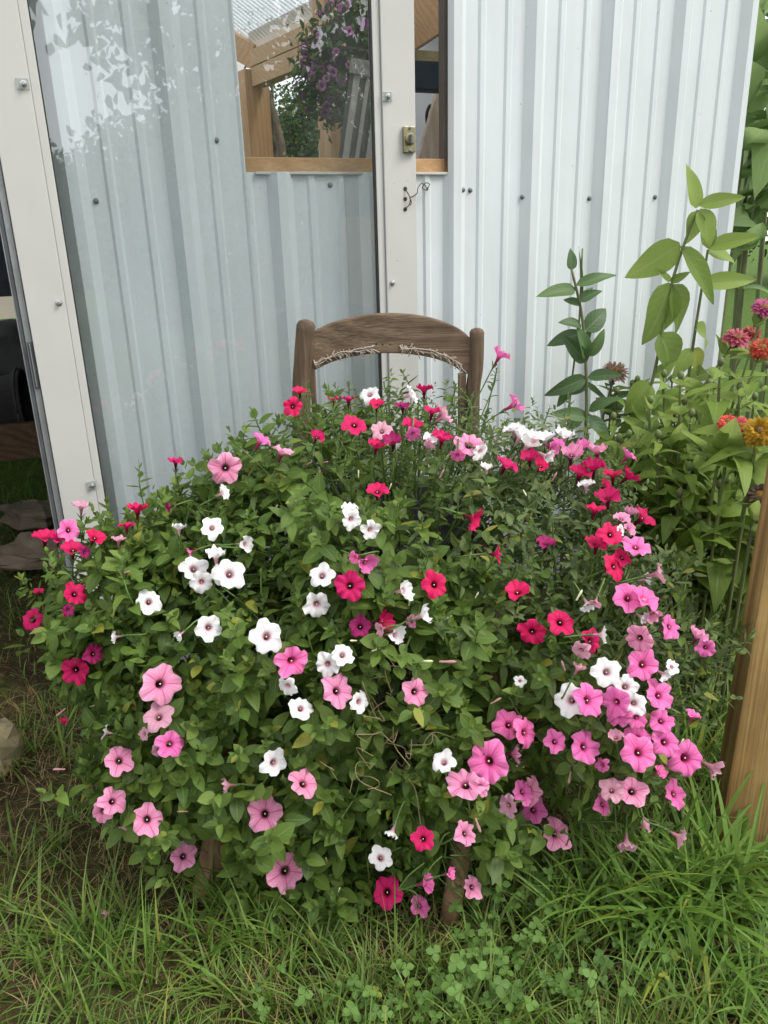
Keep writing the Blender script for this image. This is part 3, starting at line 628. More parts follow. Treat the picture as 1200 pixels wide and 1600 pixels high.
m.add([np.array([-.01 + r * math.cos(2*math.pi*k/n), 1.43 + r * math.sin(2*math.pi*k/n), SEAT + z]) for r, z in prof for k in range(n)], [(i*n+k, i*n+(k+1) % n, (i+1)*n+(k+1) % n, (i+1)*n+k) for i in range(len(prof)-1) for k in range(n)]).build('tub_body', DARK, tub, smooth=True)

# ================================================================== square post and plank at the right
pb = atz(1112, 1300, 0); PX, PY = pb[0] + .048, pb[1] + .05
rz = R(-14); axp = np.array([[math.cos(rz), math.sin(rz), 0], [-math.sin(rz), math.cos(rz), 0], ZZ])
pa = atz(1158, 1345, -.02); PX, PY = pa[0], pa[1] + .02; pdir = nrm(at(1246, 865, PY) - at(1158, 1345, PY)); pa = np.array([PX, PY, -.02])
axq = np.array([nrm(np.cross(np.cross(pdir, axp[0]), pdir)), nrm(np.cross(pdir, axp[0])), pdir])
po = tag(MB().box(pa + pdir * .6, (.092, .092, 1.2), axq).build('fence_post', POSTW, bevel=.005), 'square brown lumber post standing in the grass at the right edge', 'post')
pk = tag(MB().box((PX + .125, PY - .03, .09), (.15, .038, .26), axp).build('edging_plank', m_wood('pale_plank', lin('a58a5c'), lin('8b7046'), lin('6d5836'), 'Z', 20, .8, .2), bevel=.003), 'paler mossy plank butted against the foot of the post', 'plank')

# ================================================================== leaf and flower templates
def leaf_tmpl(wr=.5, fold=.25, droop=.25, tipw=.55, stations=5, twist=0.0, base=.0, wav=0.0):
    """leaf along +Y, length 1, width wr; UV u across, v along"""
    v = []; uv = []; f = []; ny = stations; S = np.linspace(0, 1, ny + 1)
    for s in S:
        w = wr * .5 * ((math.sin(math.pi * s ** (tipw * 1.25)) ** .80) if 0 < s < 1 else 0) + base * (1 - s) * .5
        z = -droop * s * s; y = s * (1 - .25 * droop * s); tw = twist * s
        for k, q in enumerate((-1, -.5, 0, .5, 1)):
            x = q * w; zz = z + fold * abs(x) + wav * math.sin(9 * s + q * 2) * abs(q)
            v.append((x * math.cos(tw) - (zz - z) * math.sin(tw), y, z + x * math.sin(tw) + (zz - z) * math.cos(tw))); uv.append((.5 + q * .5, s))
    for i in range(ny):
        for k in range(4): a = i * 5 + k; f.append((a, a + 1, a + 6, a + 5))
    return np.array(v), f, np.array(uv)
def leaf3_tmpl(wr=.5, fold=.3, droop=.3, tipw=.55, ny=6):
    v = []; uv = []; f = []
    for i, s in enumerate(np.linspace(0, 1, ny + 1)):
        w = wr * .5 * (math.sin(math.pi * s ** tipw) ** .75 if 0 < s < 1 else .02)
        for q in (-1, 0, 1): v.append((q * w, s * (1 - .2 * droop * s), -droop * s * s + fold * abs(q) * w)); uv.append((.5 + q * .5, s))
    for i in range(ny):
        for k in range(2): a = i * 3 + k; f.append((a, a + 1, a + 4, a + 3))
    return np.array(v), f, np.array(uv)
PET = [leaf3_tmpl(.60, .3, .25, .78), leaf3_tmpl(.54, .45, .45, .74), leaf3_tmpl(.66, .2, .05, .82), leaf3_tmpl(.50, .35, -.15, .72)]
PETN = [leaf3_tmpl(.44, .4, .25, .75), leaf3_tmpl(.38, .5, .5, .7), leaf3_tmpl(.48, .3, 0, .78), leaf3_tmpl(.36, .4, -.2, .7)]
def named_meshes(base, tmpls, mat):
    out = []
    for k, t in enumerate(tmpls):
        me = tmpl_mesh(base, t, .17 * k); me.materials.append(mat); out.append(me)
    return out
PET_ME = named_meshes('petunia_leaf', PET, LEAFP); PETN_ME = named_meshes('petunia_leaf_narrow', PETN, LEAFS)

def corolla(seed, funnel=0.0, ruffle=.05, lobe=.15):
    """petunia corolla, rim radius 1, facing +Z; v along the profile from tube foot (0) to rim (1)"""
    g = np.random.default_rng(seed); K = 50
    ph = g.uniform(0, 6.28, 6); lob = 1 + g.uniform(-.11, .11, 5); lz = g.uniform(-.34, .20, 5)
    prof = [(0.0, .07, -1.05), (.12, .09, -.85), (.24, .12, -.55), (.33, .17, -.28), (.40, .24, -.12), (.46, .34, -.05), (.60, .54, -.005), (.75, .74, .0), (.9, .92, -.03), (1.0, 1.0, -.07)]
    v = []; uv = []
    for s, r, z in prof:
        q = max(0, (s - .4) / .6)
        for k in range(K + 1):
            fi = 2 * math.pi * k / K; li = int(((fi + math.pi / 5) % (2*math.pi)) / (2*math.pi/5)) % 5
            c = abs(math.sin(2.5 * fi))                         # 0 on a petal's midrib, 1 between petals
            R_ = r * (1 - q * lobe * c ** 5) * (1 + q * (lob[li] - 1) * (1 - c ** 4)) * (1 + q * .02 * math.sin(15 * fi + ph[0]))
            zz = z - funnel * q * (-.55) * r + q * q * (lz[li] * (1 - c ** 3) + ruffle * math.sin(10 * fi + ph[1]) + ruffle * .7 * math.sin(7 * fi + ph[2])) - .035 * q * (1 - c) ** 3
            R2 = R_ * (1 - funnel * .22 * q)
            v.append((R2 * math.cos(fi), R2 * math.sin(fi), zz)); uv.append((k / K, s))
    n = K + 1; f = [(i*n+k, i*n+k+1, (i+1)*n+k+1, (i+1)*n+k) for i in range(len(prof)-1) for k in range(K)]
    return np.array(v), f, np.array(uv)
COLS = {
 'W': m_petal('petal_white', (.82, .80, .80, 1), (.86, .86, .86, 1), (.74, .58, .64, 1), (.58, .30, .38, 1), .4, .40),
 'P': m_petal('petal_pink', (.80, .27, .46, 1), (.85, .40, .58, 1), (.58, .08, .22, 1), (.13, .02, .05, 1), .95, .36),
 'H': m_petal('petal_hot_pink', (.82, .15, .43, 1), (.86, .24, .52, 1), (.54, .04, .23, 1), (.36, .03, .12, 1), .85, .36),
 'R': m_petal('petal_crimson', (.60, .008, .10, 1), (.68, .014, .14, 1), (.28, .003, .04, 1), (.10, .004, .02, 1), .8, .36),
 'M': m_petal('petal_magenta', (.30, .010, .10, 1), (.36, .014, .13, 1), (.14, .004, .05, 1), (.04, .003, .02, 1), .6, .36),
 'D': m_petal('petal_faded', (.62, .30, .40, 1), (.66, .36, .45, 1), (.42, .16, .24, 1), (.40, .16, .2, 1), .6, .36),
}
FLW = {}
for c, mt in COLS.items():
    FLW[c] = []
    for k in range(7):
        me = tmpl_mesh('petunia_corolla', corolla(100 + k, [0, .12, .05, .2, .08, .25, .1][k], [.05, .08, .10, .08, .11, .07, .09][k], [.17, .21, .19, .23, .16, .2, .25][k])); me.materials.append(mt); FLW[c].append(me)
    me = tmpl_mesh('petunia_trumpet', corolla(110, .62, .06, .16)); me.materials.append(mt); FLW[c].append(me)
    me = tmpl_mesh('petunia_trumpet_ruffled', corolla(111, .85, .10, .14)); me.materials.append(mt); FLW[c].append(me)
def calyx_mesh():
    m = MB(); n = 8
    m.tube([(0, 0, -1.42), (0, 0, -1.2), (0, 0, -1.0), (0, 0, -.9)], [.03, .10, .12, .09], n)
    for k in range(5):
        a = 2*math.pi*k/5; r = np.array([math.cos(a), math.sin(a), 0]); t = np.array([-math.sin(a), math.cos(a), 0])
        m.add([r*.1 - t*.06 + np.array([0,0,-1.1]), r*.1 + t*.06 + np.array([0,0,-1.1]), r*.28 + t*.07 + np.array([0,0,-.85]), r*.28 - t*.07 + np.array([0,0,-.85]), r*.46 + np.array([0,0,-.62])], [(0,1,2,3), (3,2,4)])
    return m.mesh('calyx', True)
CALYX = calyx_mesh(); CALYX.materials.append(STEMG)
def stig_mesh(): m = MB(); m.tube([(0,0,-.3), (0,0,-.14), (0,0,-.10), (0,0,-.07)], [.022, .026, .05, .03], 7); return m.mesh('stigma', True)
STIG = stig_mesh(); STIG.materials.append(m_plain('pale_stigma', (.62, .66, .42, 1), (.5, .55, .3, 1), 40, .6))
def bud_mesh(col, nm):
    m = MB(); m.tube([(0,0,-.5), (0,0,-.42), (0,0,-.2), (0,0,.15), (0,0,.35), (.02,0,.5)], [.04, .075, .06, .10, .085, .01], 9)
    me = m.mesh(nm, True); me.materials.append(col); return me
BUDS = {'W': bud_mesh(m_plain('bud_cream', lin('e0dcc0'), lin('c8c98e'), 30, .6), 'bud_cream'), 'D': bud_mesh(m_plain('bud_dusky', lin('b98a8c'), lin('8f6a60'), 30, .7), 'bud_dusky'),
        'H': bud_mesh(m_plain('bud_pink', lin('d98aa8'), lin('b65d80'), 30, .6), 'bud_pink'), 'B': bud_mesh(m_plain('bud_withered', lin('a58a63'), lin('7b6142'), 30, .8), 'bud_withered')}

# ================================================================== the petunia mound
ELL = [((.02, 1.43, .45), (.45, .40, .345)), ((-.40, 1.36, .43), (.23, .25, .22)), ((-.05, 1.14, .33), (.36, .17, .29)), ((.335, 1.22, .40), (.225, .25, .27)),
       ((.275, 1.45, .60), (.22, .24, .165)), ((-.37, 1.13, .215), (.17, .13, .13)), ((-.27, 1.20, .32), (.20, .20, .22)), ((.10, 1.02, .24), (.12, .09, .19))]
EC = np.array([remap(e[0]) for e in ELL]); ER = np.array([e[1] for e in ELL])
for _x, _y, _Y, _r in ((640, 748, 1.60, (.20, .09, .085)), (545, 752, 1.56, (.16, .10, .085)), (735, 785, 1.57, (.14, .10, .065)), (450, 790, 1.50, (.16, .12, .085)), (800, 830, 1.50, (.17, .14, .13)), (880, 900, 1.42, (.15, .14, .13)), (545, 1335, 1.09, (.15, .10, .10)), (425, 1300, 1.12, (.13, .10, .10)), (640, 1310, 1.07, (.10, .08, .12))): EC = np.vstack([EC, at(_x, _y, _Y)]); ER = np.vstack([ER, _r])
def inside(p, s=1.0): q = (np.asarray(p)[..., None, :] - EC) / (ER * s); return np.sum(q * q, -1)
def hit_bush(x, y):
    r = ray(x, y); best = None
    for c, e in zip(EC, ER):
        o = (CAM - c) / e; d = r / e; A_ = d @ d; B_ = 2 * o @ d; C_ = o @ o - 1; D_ = B_*B_ - 4*A_*C_
        if D_ > 0:
            t = (-B_ - math.sqrt(D_)) / (2 * A_)
            if t > 0 and (best is None or t < best[0]): p = CAM + r * t; best = (t, p, nrm((p - c) / e**2))
    if best is None:                                              # beside the mound: closest pass
        ts = np.linspace(.7, 2.2, 80); P = CAM + ts[:, None] * r; q = inside(P); k, j = np.unravel_index(np.argmin(q), q.shape)
        p = P[k]; best = (ts[k], p, nrm((p - EC[j]) / ER[j]**2))
    return best

FL = '''358 738 50 P 0 12;275 729 28 R 90 75;355 775 28 W 30 70;339 828 34 W 60 20;265 800 18 M 200 60;280 831 26 W 90 80;218 803 36 R 90 72;202 828 28 R 90 80;133 797 32 D 90 70;115 833 34 H 40 25
78 843 40 R 90 66;100 847 26 R 80 70;155 845 34 R 60 58;122 863 38 R 90 52;140 867 18 M 0 40;190 848 26 D 90 70;296 867 18 H 200 70;390 853 30 W 0 60;345 870 36 W 90 76;302 892 42 W 60 25
313 912 34 W 270 15;350 898 30 W 180 15;366 898 46 W 60 14;235 941 38 W 80 22;332 983 41 W 0 5;288 995 20 W 220 55;185 993 22 W 190 84;125 929 36 R 45 40;115 953 18 M 0 20;60 967 36 R 150 25
74 985 28 P 230 50;153 1018 30 M 0 10;126 1042 40 R 200 14;258 1068 58 P 0 5;70 925 18 R 90 60;412 695 36 H 60 76;445 713 36 P 70 74;590 773 36 R 90 52;547 801 30 W 90 60;551 816 32 W 330 35
580 832 32 W 330 38;573 881 38 H 330 50;556 873 22 H 200 50;505 905 38 W 60 20;547 920 44 R 0 10;497 948 44 W 300 20;563 980 34 M 0 10;598 972 40 R 10 58;594 984 24 D 200 50;617 992 36 W 0 50
631 923 36 W 10 50;677 914 40 R 60 16;659 963 36 W 20 80;640 973 22 P 200 40;420 995 50 W 0 10;459 1032 52 H 0 8;513 1037 38 W 260 15;536 1022 36 W 60 28;528 1076 50 P 30 35;452 1070 34 W 240 42
472 1103 36 W 60 25;562 1093 34 W 0 40;647 1078 44 P 0 26;431 1185 40 W 0 26;477 1217 48 P 30 20;417 1263 52 P 0 8;445 1355 56 P 0 8;693 1187 38 W 100 36;757 1187 62 H 0 10;724 1220 56 P 100 46
618 1294 26 W 250 80;663 1303 36 R 0 15;599 1335 36 W 0 5;608 1386 46 R 0 8;725 1295 38 P 20 46;667 1371 34 H 10 52;735 1377 36 P 0 38;702 1356 22 H 10 60;655 1405 34 H 30 34;643 1435 28 H 0 58
628 1420 24 D 230 60;255 1117 46 D 0 14;272 1158 44 H 0 8;192 1188 46 P 90 12;183 1247 42 P 60 22;167 1262 34 P 230 25;233 1274 48 P 0 8;287 1328 40 P 0 12;360 1220 28 D 185 82;198 1285 16 D 250 60
172 1148 24 W 170 80;108 1132 14 R 90 50;233 1143 20 D 180 40;255 1168 26 D 250 30;835 988 42 R 0 10;877 973 44 R 45 30;922 1002 40 R 0 46;907 1016 32 D 230 40;939 992 32 W 0 75;1039 980 38 H 20 46
1092 1012 30 H 300 22;1080 993 36 P 60 70;998 1037 48 H 0 12;945 1048 42 W 60 20;973 1070 40 W 0 10;985 1095 36 W 300 20;1042 1040 24 W 30 40;1030 1052 28 W 330 50;893 1090 48 W 200 22;918 1090 50 H 10 32
958 1093 46 H 200 22;962 1114 36 H 270 30;1023 1083 46 H 20 32;990 1117 34 H 330 30;1026 1121 38 H 40 30;1073 1113 28 H 60 76;790 1128 46 H 0 15;825 1139 46 H 0 38;869 1152 36 H 0 15;913 1160 50 H 0 22
990 1146 44 H 60 25;992 1169 52 H 0 10;1032 1153 48 H 20 22;1063 1178 56 H 0 10;1105 1194 40 D 330 72;958 1145 28 D 100 50;938 1188 24 H 200 40;808 1171 32 P 0 76;834 1227 44 P 0 46;808 1235 40 H 30 22
828 1258 40 H 0 22;786 1254 36 D 200 40;870 1293 52 P 0 36;940 1247 32 H 10 42;952 1224 38 D 90 40;983 1227 46 P 30 25;1023 1199 24 H 20 50;1047 1233 42 H 10 42;1055 1299 36 D 330 74;975 1308 34 D 270 62
1003 1280 26 D 20 60;903 1042 26 D 60 80;746 1226 32 P 300 30;817 1062 18 W 0 20;690 653 34 D 50 80;688 690 32 R 90 70;730 702 46 P 80 42;713 719 24 H 270 40;748 713 28 W 330 45;757 737 22 W 90 70
800 640 36 H 30 76;810 688 42 W 60 66;825 701 38 W 60 62;853 721 36 W 330 60;850 692 36 W 90 66;797 678 32 W 100 66;836 690 34 W 70 60;880 688 36 W 80 68;861 708 28 H 330 50;890 716 42 P 80 52
928 710 38 P 90 76;975 716 32 H 50 76;787 733 40 R 60 68;823 722 32 R 90 60;840 734 28 R 60 50;903 744 42 R 70 62;922 735 42 R 90 62;951 746 36 R 90 70;975 748 36 R 40 70;911 761 30 W 90 72
943 779 44 R 90 62;927 804 36 R 80 70;996 807 42 R 40 56;977 801 26 P 80 60;738 815 40 R 340 70;772 868 32 R 0 76;855 855 36 M 80 66;930 856 40 R 80 62;951 842 38 R 40 36;967 818 28 P 60 50
978 834 26 P 20 50;988 860 42 H 70 46;968 876 30 R 60 40;957 890 40 R 20 46;965 836 18 W 0 40;1022 901 38 D 10 76;1003 909 24 W 10 70;803 924 42 R 90 52;977 936 50 H 60 30;1001 938 46 H 45 50
1013 961 32 P 300 50;917 947 28 W 300 50;998 966 24 W 330 60;928 944 24 D 250 60;993 998 42 P 220 30;779 563 34 H 60 70;471 619 26 R 90 60;460 643 30 R 0 15;524 632 26 R 90 76;546 632 28 R 90 76
578 624 32 W 100 38;589 640 28 R 90 60;642 625 32 W 20 76;662 617 30 R 90 76;629 643 28 M 90 70;555 671 40 R 80 46;498 690 28 R 70 52;597 681 32 D 90 32;674 651 32 R 80 66;694 659 36 D 30 72
644 673 38 R 80 62;614 698 34 M 90 60;589 704 32 R 80 60;670 694 26 W 60 50;645 686 24 H 270 40;689 693 34 R 80 70;870 700 26 H 60 60;905 705 30 H 90 60;668 705 22 D 60 50;940 762 24 R 40 50'''
flowers = []
for tok in FL.replace('\n', ';').split(';'):
    x, y, d, c, a, t = tok.split(); flowers.append((float(x), float(y), float(d), c, R(float(a)), R(float(t))))
PLANTS = [  # key, (name, label), picks
 ('white_near', 'white_petunia', 'white petunia plant on the left half of the planted chair', lambda x, y, c: c == 'W' and x < 700),
 ('white_far', 'white_petunia', 'white petunia plant at the right side of the planted chair', lambda x, y, c: c == 'W'),
 ('crimson_a', 'crimson_petunia', 'crimson petunia sprawling at the far left beside the door', lambda x, y, c: c in 'RM' and x < 400),
 ('crimson_b', 'crimson_petunia', 'crimson petunia filling the top and middle before the chair back', lambda x, y, c: c in 'RM' and x < 780),
 ('crimson_c', 'crimson_petunia', 'crimson petunia on the right shoulder facing the zinnias', lambda x, y, c: c in 'RM'),
 ('pink_a', 'pink_petunia', 'pale pink petunia spilling down the front left side', lambda x, y, c: x < 690),
 ('pink_c', 'hot_pink_petunia', 'hot pink petunia on the upper right shoulder near the chair post', lambda x, y, c: y < 900),
 ('pink_b', 'hot_pink_petunia', 'dense hot pink petunia cascading at the lower right near the post', lambda x, y, c: True)]
PW_root = np.array([-.01, 1.43, SEAT + .10]); proot = {}
for k, (key, nm, lab, fn) in enumerate(PLANTS):
    a = k / len(PLANTS) * 6.28; proot[key] = thing(nm, PW_root + np.array([.08 * math.cos(a), .08 * math.sin(a), 0]), lab, 'petunia', 'petunias planted in the chair')
fpos = []; fkey = []; fdir = []; frad = []; stems = {k[0]: MB() for k in PLANTS}
grn = random.Random(5)
def place_flower(P, dirv, r, c, key, t):
    me = FLW[c][grn.randrange(7)] if t < R(48) else FLW[c][7 + grn.randrange(2)]
    z = nrm(dirv); x = nrm(np.cross([.3, .2, 1], z)); y_ = np.cross(z, x); sp = grn.uniform(0, 6.28)
    x, y_ = x * math.cos(sp) + y_ * math.sin(sp), y_ * math.cos(sp) - x * math.sin(sp)
    mt = np.eye(4); sq = grn.uniform(.93, 1.07); mt[:3, 0] = x * r * sq; mt[:3, 1] = y_ * r / sq; mt[:3, 2] = z * r; mt[:3, 3] = P
    fo = link('flower', me, proot[key], None, mt)
    link('calyx', CALYX, fo, None, mt)
    if t < R(60): link('stigma', STIG, fo, None, mt)
    return fo
for (x, y, d, c, a, t) in flowers:
    tt, P, Nn = hit_bush(x, y); zc = (P - CAM) @ FW; r = d * .545 / F_PX * zc
    to = nrm(CAM - P); P = P + to * .03 + (Nn * .01)
    if inside(P).min() > 1.25: P = P - to * .03
    P = P + to * .016 * sum(1 for q, rq in zip(fpos, frad) if np.linalg.norm(q - P) < .62 * (r + rq))
    key = next(k[0] for k in PLANTS if k[3](x, y, c))
    dv = nrm(to * math.cos(t) + (RT * math.cos(a) + UP * math.sin(a)) * math.sin(t))
    if t < R(24): dv = nrm(dv + RT * grn.gauss(0, .17) + UP * grn.gauss(.04, .15))
    fpos.append(P); fkey.append(key); fdir.append(dv); frad.append(r)
    place_flower(P, dv, r, c, key, t)
    b0 = P - dv * r * 1.4; j = np.argmin(inside(P)); ctr = EC[j]
    b2 = b0 + (ctr - b0) * .35 + np.array([0, 0, -.02]); b1 = b0 - dv * .03 + np.array([0, 0, -.004])
    stems[key].tube(spline([b2, b1 * .6 + b2 * .4 + np.array([0, 0, .008]), b1, b0], 4), .0014, 5, cap=False)
fpos = np.array(fpos); fdir = np.array(fdir); frad = np.array(frad); fkey = np.array(fkey)

def clear_of_blooms(path):
    for w in (fdir, nfd):
        v = np.asarray(path)[:, None, :] - fpos[None]; h = (v * w[None]).sum(-1); lat = np.linalg.norm(v - h[..., None] * w[None], axis=-1)
        if ((h > .0) & (h < .12) & (lat < frad[None] * .95)).any(): return False
    return True
nfd = CAM - fpos; nfd /= np.linalg.norm(nfd, axis=1)[:, None]
# leafy shoots over the mound
def shoot_leaves(tip, ax, L, size, n, g):
    """leaves in a spiral along a shoot ending at tip; returns pos, dir, normal, scale lists"""
    ref = np.array([1, 0, 0]) if abs(ax[0]) < .8 else np.array([0, 1.0, 0]); x = nrm(np.cross(ax, ref)); y = np.cross(ax, x); out = []; a0 = g.uniform(0, 6.28)
    for k in range(n):
        s = k / (n - 1); p = tip - ax * L * s ** 1.1; an = a0 + k * 2.4 + g.normal(0, .25); rad = x * math.cos(an) + y * math.sin(an)
        be = R(18 + 68 * min(1, s * 1.5)) + g.normal(0, .15); d = ax * math.cos(be) + rad * math.sin(be); nn = ax * math.sin(be) - rad * math.cos(be)
        nn = nn + g.normal(0, .28, 3) + np.array([0, 0, .25])
        out.append((p, d, nn, size * (.38 + .72 * min(1, s * 1.6)) * g.uniform(.82, 1.18)))
    return out
gs = np.random.default_rng(21); LP, LD, LN, LS = [], [], [], []; tips = []
def bare(p):                                                     # thin patch low on the front where dry stems show
    x, y = proj(p); return math.exp(-((x - 615) / 45) ** 2 - ((y - 1160) / 70) ** 2) * .75 + math.exp(-((x - 880) / 85) ** 2 - ((y - 1245) / 60) ** 2) * 1.0
areas = (ER[:, 0] * ER[:, 1] + ER[:, 1] * ER[:, 2] + ER[:, 0] * ER[:, 2]); cnt = 0
for layer, (nsh, sc, jit) in enumerate(((5400, 1.0, .055), (3600, .87, .05), (1000, .70, .06))):
    for _ in range(nsh):
        j = gs.choice(len(EC), p=areas / areas.sum()); d = nrm(gs.normal(size=3)); p = EC[j] + ER[j] * d * sc
        q = inside(p, sc); q[j] = 9
        if q.min() < .97 or p[2] < .03: continue
        Nn = nrm(d / ER[j])
        if Nn[2] < -.75 and gs.random() < .6: continue
        if gs.random() < bare(p) * (1 if layer == 0 else .75): continue
        lump = math.sin(p[0] * 11 + 1.3) * math.sin(p[1] * 9 + p[2] * 7 + .5) + .6 * math.sin(p[0] * 23 + p[2] * 19) * math.sin(p[1] * 17 - p[2] * 15 + 2)
        if layer == 0 and lump < -.25 and gs.random() < .55: continue
        p = p + Nn * .028 * lump
        p = p + Nn * gs.normal(0, jit * .5)
        lowf = max(0, (.25 - p[2]) / .25)
        ax = nrm(Nn * .75 + np.array([0, 0, .65 * (1 - 1.3 * lowf)]) + gs.normal(0, .28, 3))
        px, py = proj(p); small = 1 / (1 + math.exp(-((px - 640) + (760 - py) * .9) / 60)); patch = .8 + .4 * (.5 + .5 * math.sin(px / 61.0 + 1) * math.sin(py / 53.0 + .7))
        size = .0305 * patch * (1 - .34 * small) * gs.uniform(.85, 1.18)
        tips.append((p, ax))
        for o in shoot_leaves(p, ax, gs.uniform(.04, .075), size, int(gs.integers(8, 13)), gs): LP.append(o[0]); LD.append(o[1]); LN.append(o[2]); LS.append(o[3])
# long free shoots reaching past the outline
def free_shoot(pts, key, size, step=.017, r=.0018):
    path = spline(pts, 10); stems[key].tube(path, np.linspace(r, r * .6, len(path)), 5, cap=False)
    acc = 0; k = 0
    for i in range(1, len(path)):
        acc += np.linalg.norm(path[i] - path[i-1])
        if acc > step:
            acc = 0; k += 1; ax = nrm(path[i] - path[i-1]); x = nrm(np.cross(ax, [.3, 1, .2])); y = np.cross(ax, x); an = k * 2.4 + gs.normal(0, .3)
            rad = x * math.cos(an) + y * math.sin(an); s = i / len(path); LP.append(path[i]); LD.append(nrm(ax * (.4 + .4 * s) + rad)); LN.append(ax - rad * .3 + np.array([0, 0, .5])); LS.append(size * (1.05 - .5 * s) * gs.uniform(.8, 1.2))
    tips.append((path[-1], nrm(path[-1] - path[-2])))
    for o in shoot_leaves(path[-1], nrm(path[-1] - path[-2]), .03, size * .7, 7, gs): LP.append(o[0]); LD.append(o[1]); LN.append(o[2]); LS.append(o[3])
Yb = 1.66
free_shoot([at(742, 720, 1.6), at(757, 660, 1.62), at(768, 612, 1.63), at(776, 578, 1.63)], 'pink_c', .026, .010)
free_shoot([at(765, 720, 1.58), at(780, 680, 1.6), at(793, 655, 1.6)], 'pink_c', .026, .010)
for x0, y0, x1, y1 in ((455, 720, 462, 655), (530, 690, 527, 645), (548, 690, 547, 645), (562, 690, 575, 638), (625, 690, 640, 640), (672, 690, 664, 632), (700, 700, 692, 670), (500, 700, 476, 640), (590, 680, 561, 622)):
    Y0 = 1.60; free_shoot([at(x0, y0 + 30, Y0 - .03), at((x0 + x1) / 2 + 3, (y0 + y1) / 2 + 8, Y0), at(x1, y1, Y0 + .01)], 'crimson_b', .027, .011)
for x0, y0, x1, y1, Y0 in ((285, 790, 277, 748, 1.42), (300, 800, 268, 770, 1.4), (190, 850, 215, 815, 1.38), (120, 880, 135, 812, 1.34), (110, 900, 80, 860, 1.30), (160, 960, 85, 925, 1.28), (150, 1000, 75, 980, 1.25), (400, 740, 408, 708, 1.5), (425, 745, 440, 725, 1.5)):
    free_shoot([at(x0 + 25, y0 + 25, Y0), at((x0 + x1) / 2, (y0 + y1) / 2, Y0), at(x1, y1, Y0)], 'crimson_a', .032, .014)
for x0, y0, x1, y1, Y0 in ((960, 760, 975, 725, 1.45), (975, 830, 1000, 812, 1.4), (985, 900, 1018, 903, 1.35), (1000, 1010, 1075, 1008, 1.25), (1020, 1130, 1068, 1120, 1.15), (1030, 1200, 1095, 1190, 1.08), (960, 1280, 1040, 1290, 1.05), (930, 1280, 985, 1300, 1.05), (800, 1290, 850, 1300, 1.0), (640, 1380, 655, 1420, .98), (700, 1330, 730, 1370, 1.0)):
    free_shoot([at(x0 - 35, y0 + 5, Y0 + .03), at((x0 + x1) / 2, (y0 + y1) / 2 - 6, Y0), at(x1, y1, Y0)], 'pink_b', .028, .013)
LP = np.array(LP); LD = np.array(LD); LN = np.array(LN); LS = np.array(LS)
# nothing grows straight through an open flower: leaves in front of a bloom are left out
keep = np.ones(len(LP), bool); LC = LP + LD / np.linalg.norm(LD, axis=1)[:, None] * LS[:, None] * .5
tocam = CAM - fpos; tocam /= np.linalg.norm(tocam, axis=1)[:, None]
for P, dv, tc, r in zip(fpos, fdir, tocam, frad):
    for w in (dv, nrm(dv + tc), tc):
        vv = LC - P; h = vv @ w; lat = np.linalg.norm(vv - h[:, None] * w, axis=1); keep &= ~((h > -.012) & (h < .11) & (lat < r * .78 + .006))
keep &= LP[:, 2] > .02
wallside = (LC - W0) @ WN > .02
keep &= wallside
_d = LC - CAM; _x = 600 + F_PX * (_d @ RT) / (_d @ FW); _y = 800 - F_PX * (_d @ UP) / (_d @ FW)
keep &= ~((_x > 684) & (_x < 745) & (_y > 1300) & (_y < 1460)) & ~((_x > 298) & (_x < 356) & (_y > 1303) & (_y < 1420))     # the two front legs stay clear
LP, LD, LN, LS, LC = LP[keep], LD[keep], LN[keep], LS[keep], LC[keep]
own = np.concatenate([np.argmin(((c[:, None] - fpos[None]) ** 2).sum(-1), 1) for c in np.array_split(LC, 40)]); okey = fkey[own]
_d = LC - CAM; pxs = np.stack([600 + F_PX * (_d @ RT) / (_d @ FW), 800 - F_PX * (_d @ UP) / (_d @ FW)], 1); narrow = 1 / (1 + np.exp(-((pxs[:, 0] - 640) + (740 - pxs[:, 1]) * .9) / 70)) > gs.random(len(LC))
depth = inside(LC).min(1); zc = (LC - CAM) @ FW
Ndir = LN / np.linalg.norm(LN, axis=1)[:, None]; view = CAM - LC; view /= np.linalg.norm(view, axis=1)[:, None]
score = LS / zc * (.3 + np.abs((Ndir * view).sum(1))) * np.clip(depth - .55, .02, 1)
# leaves hidden behind the mound score low
for q in np.linspace(.75, .97, 6): score[inside(CAM + (LC - CAM) * q).min(1) < .8] *= .3
MM = frames(LP, LD, LN, np.stack([LS, LS, LS], 1)); var = gs.integers(0, 4, len(LP)); rv = gs.random(len(LP))
for key, *_ in PLANTS:
    ids = np.where(okey == key)[0]; ids = ids[np.argsort(-score[ids])]
    for i in ids[:300]: link('leaf', (PETN_ME if narrow[i] else PET_ME)[var[i]], proot[key], None, MM[i])
    rest = ids[300:]
    if len(rest):
        for nw, T_, mt in ((True, PETN, LEAFS), (False, PET, LEAFP)):
            sel = rest[narrow[rest] == nw]
            if len(sel): tag(link('foliage', inst_mesh('foliage', T_[int(sel[0]) % 4], MM[sel], rv[sel]), proot[key], mt), kind='stuff')
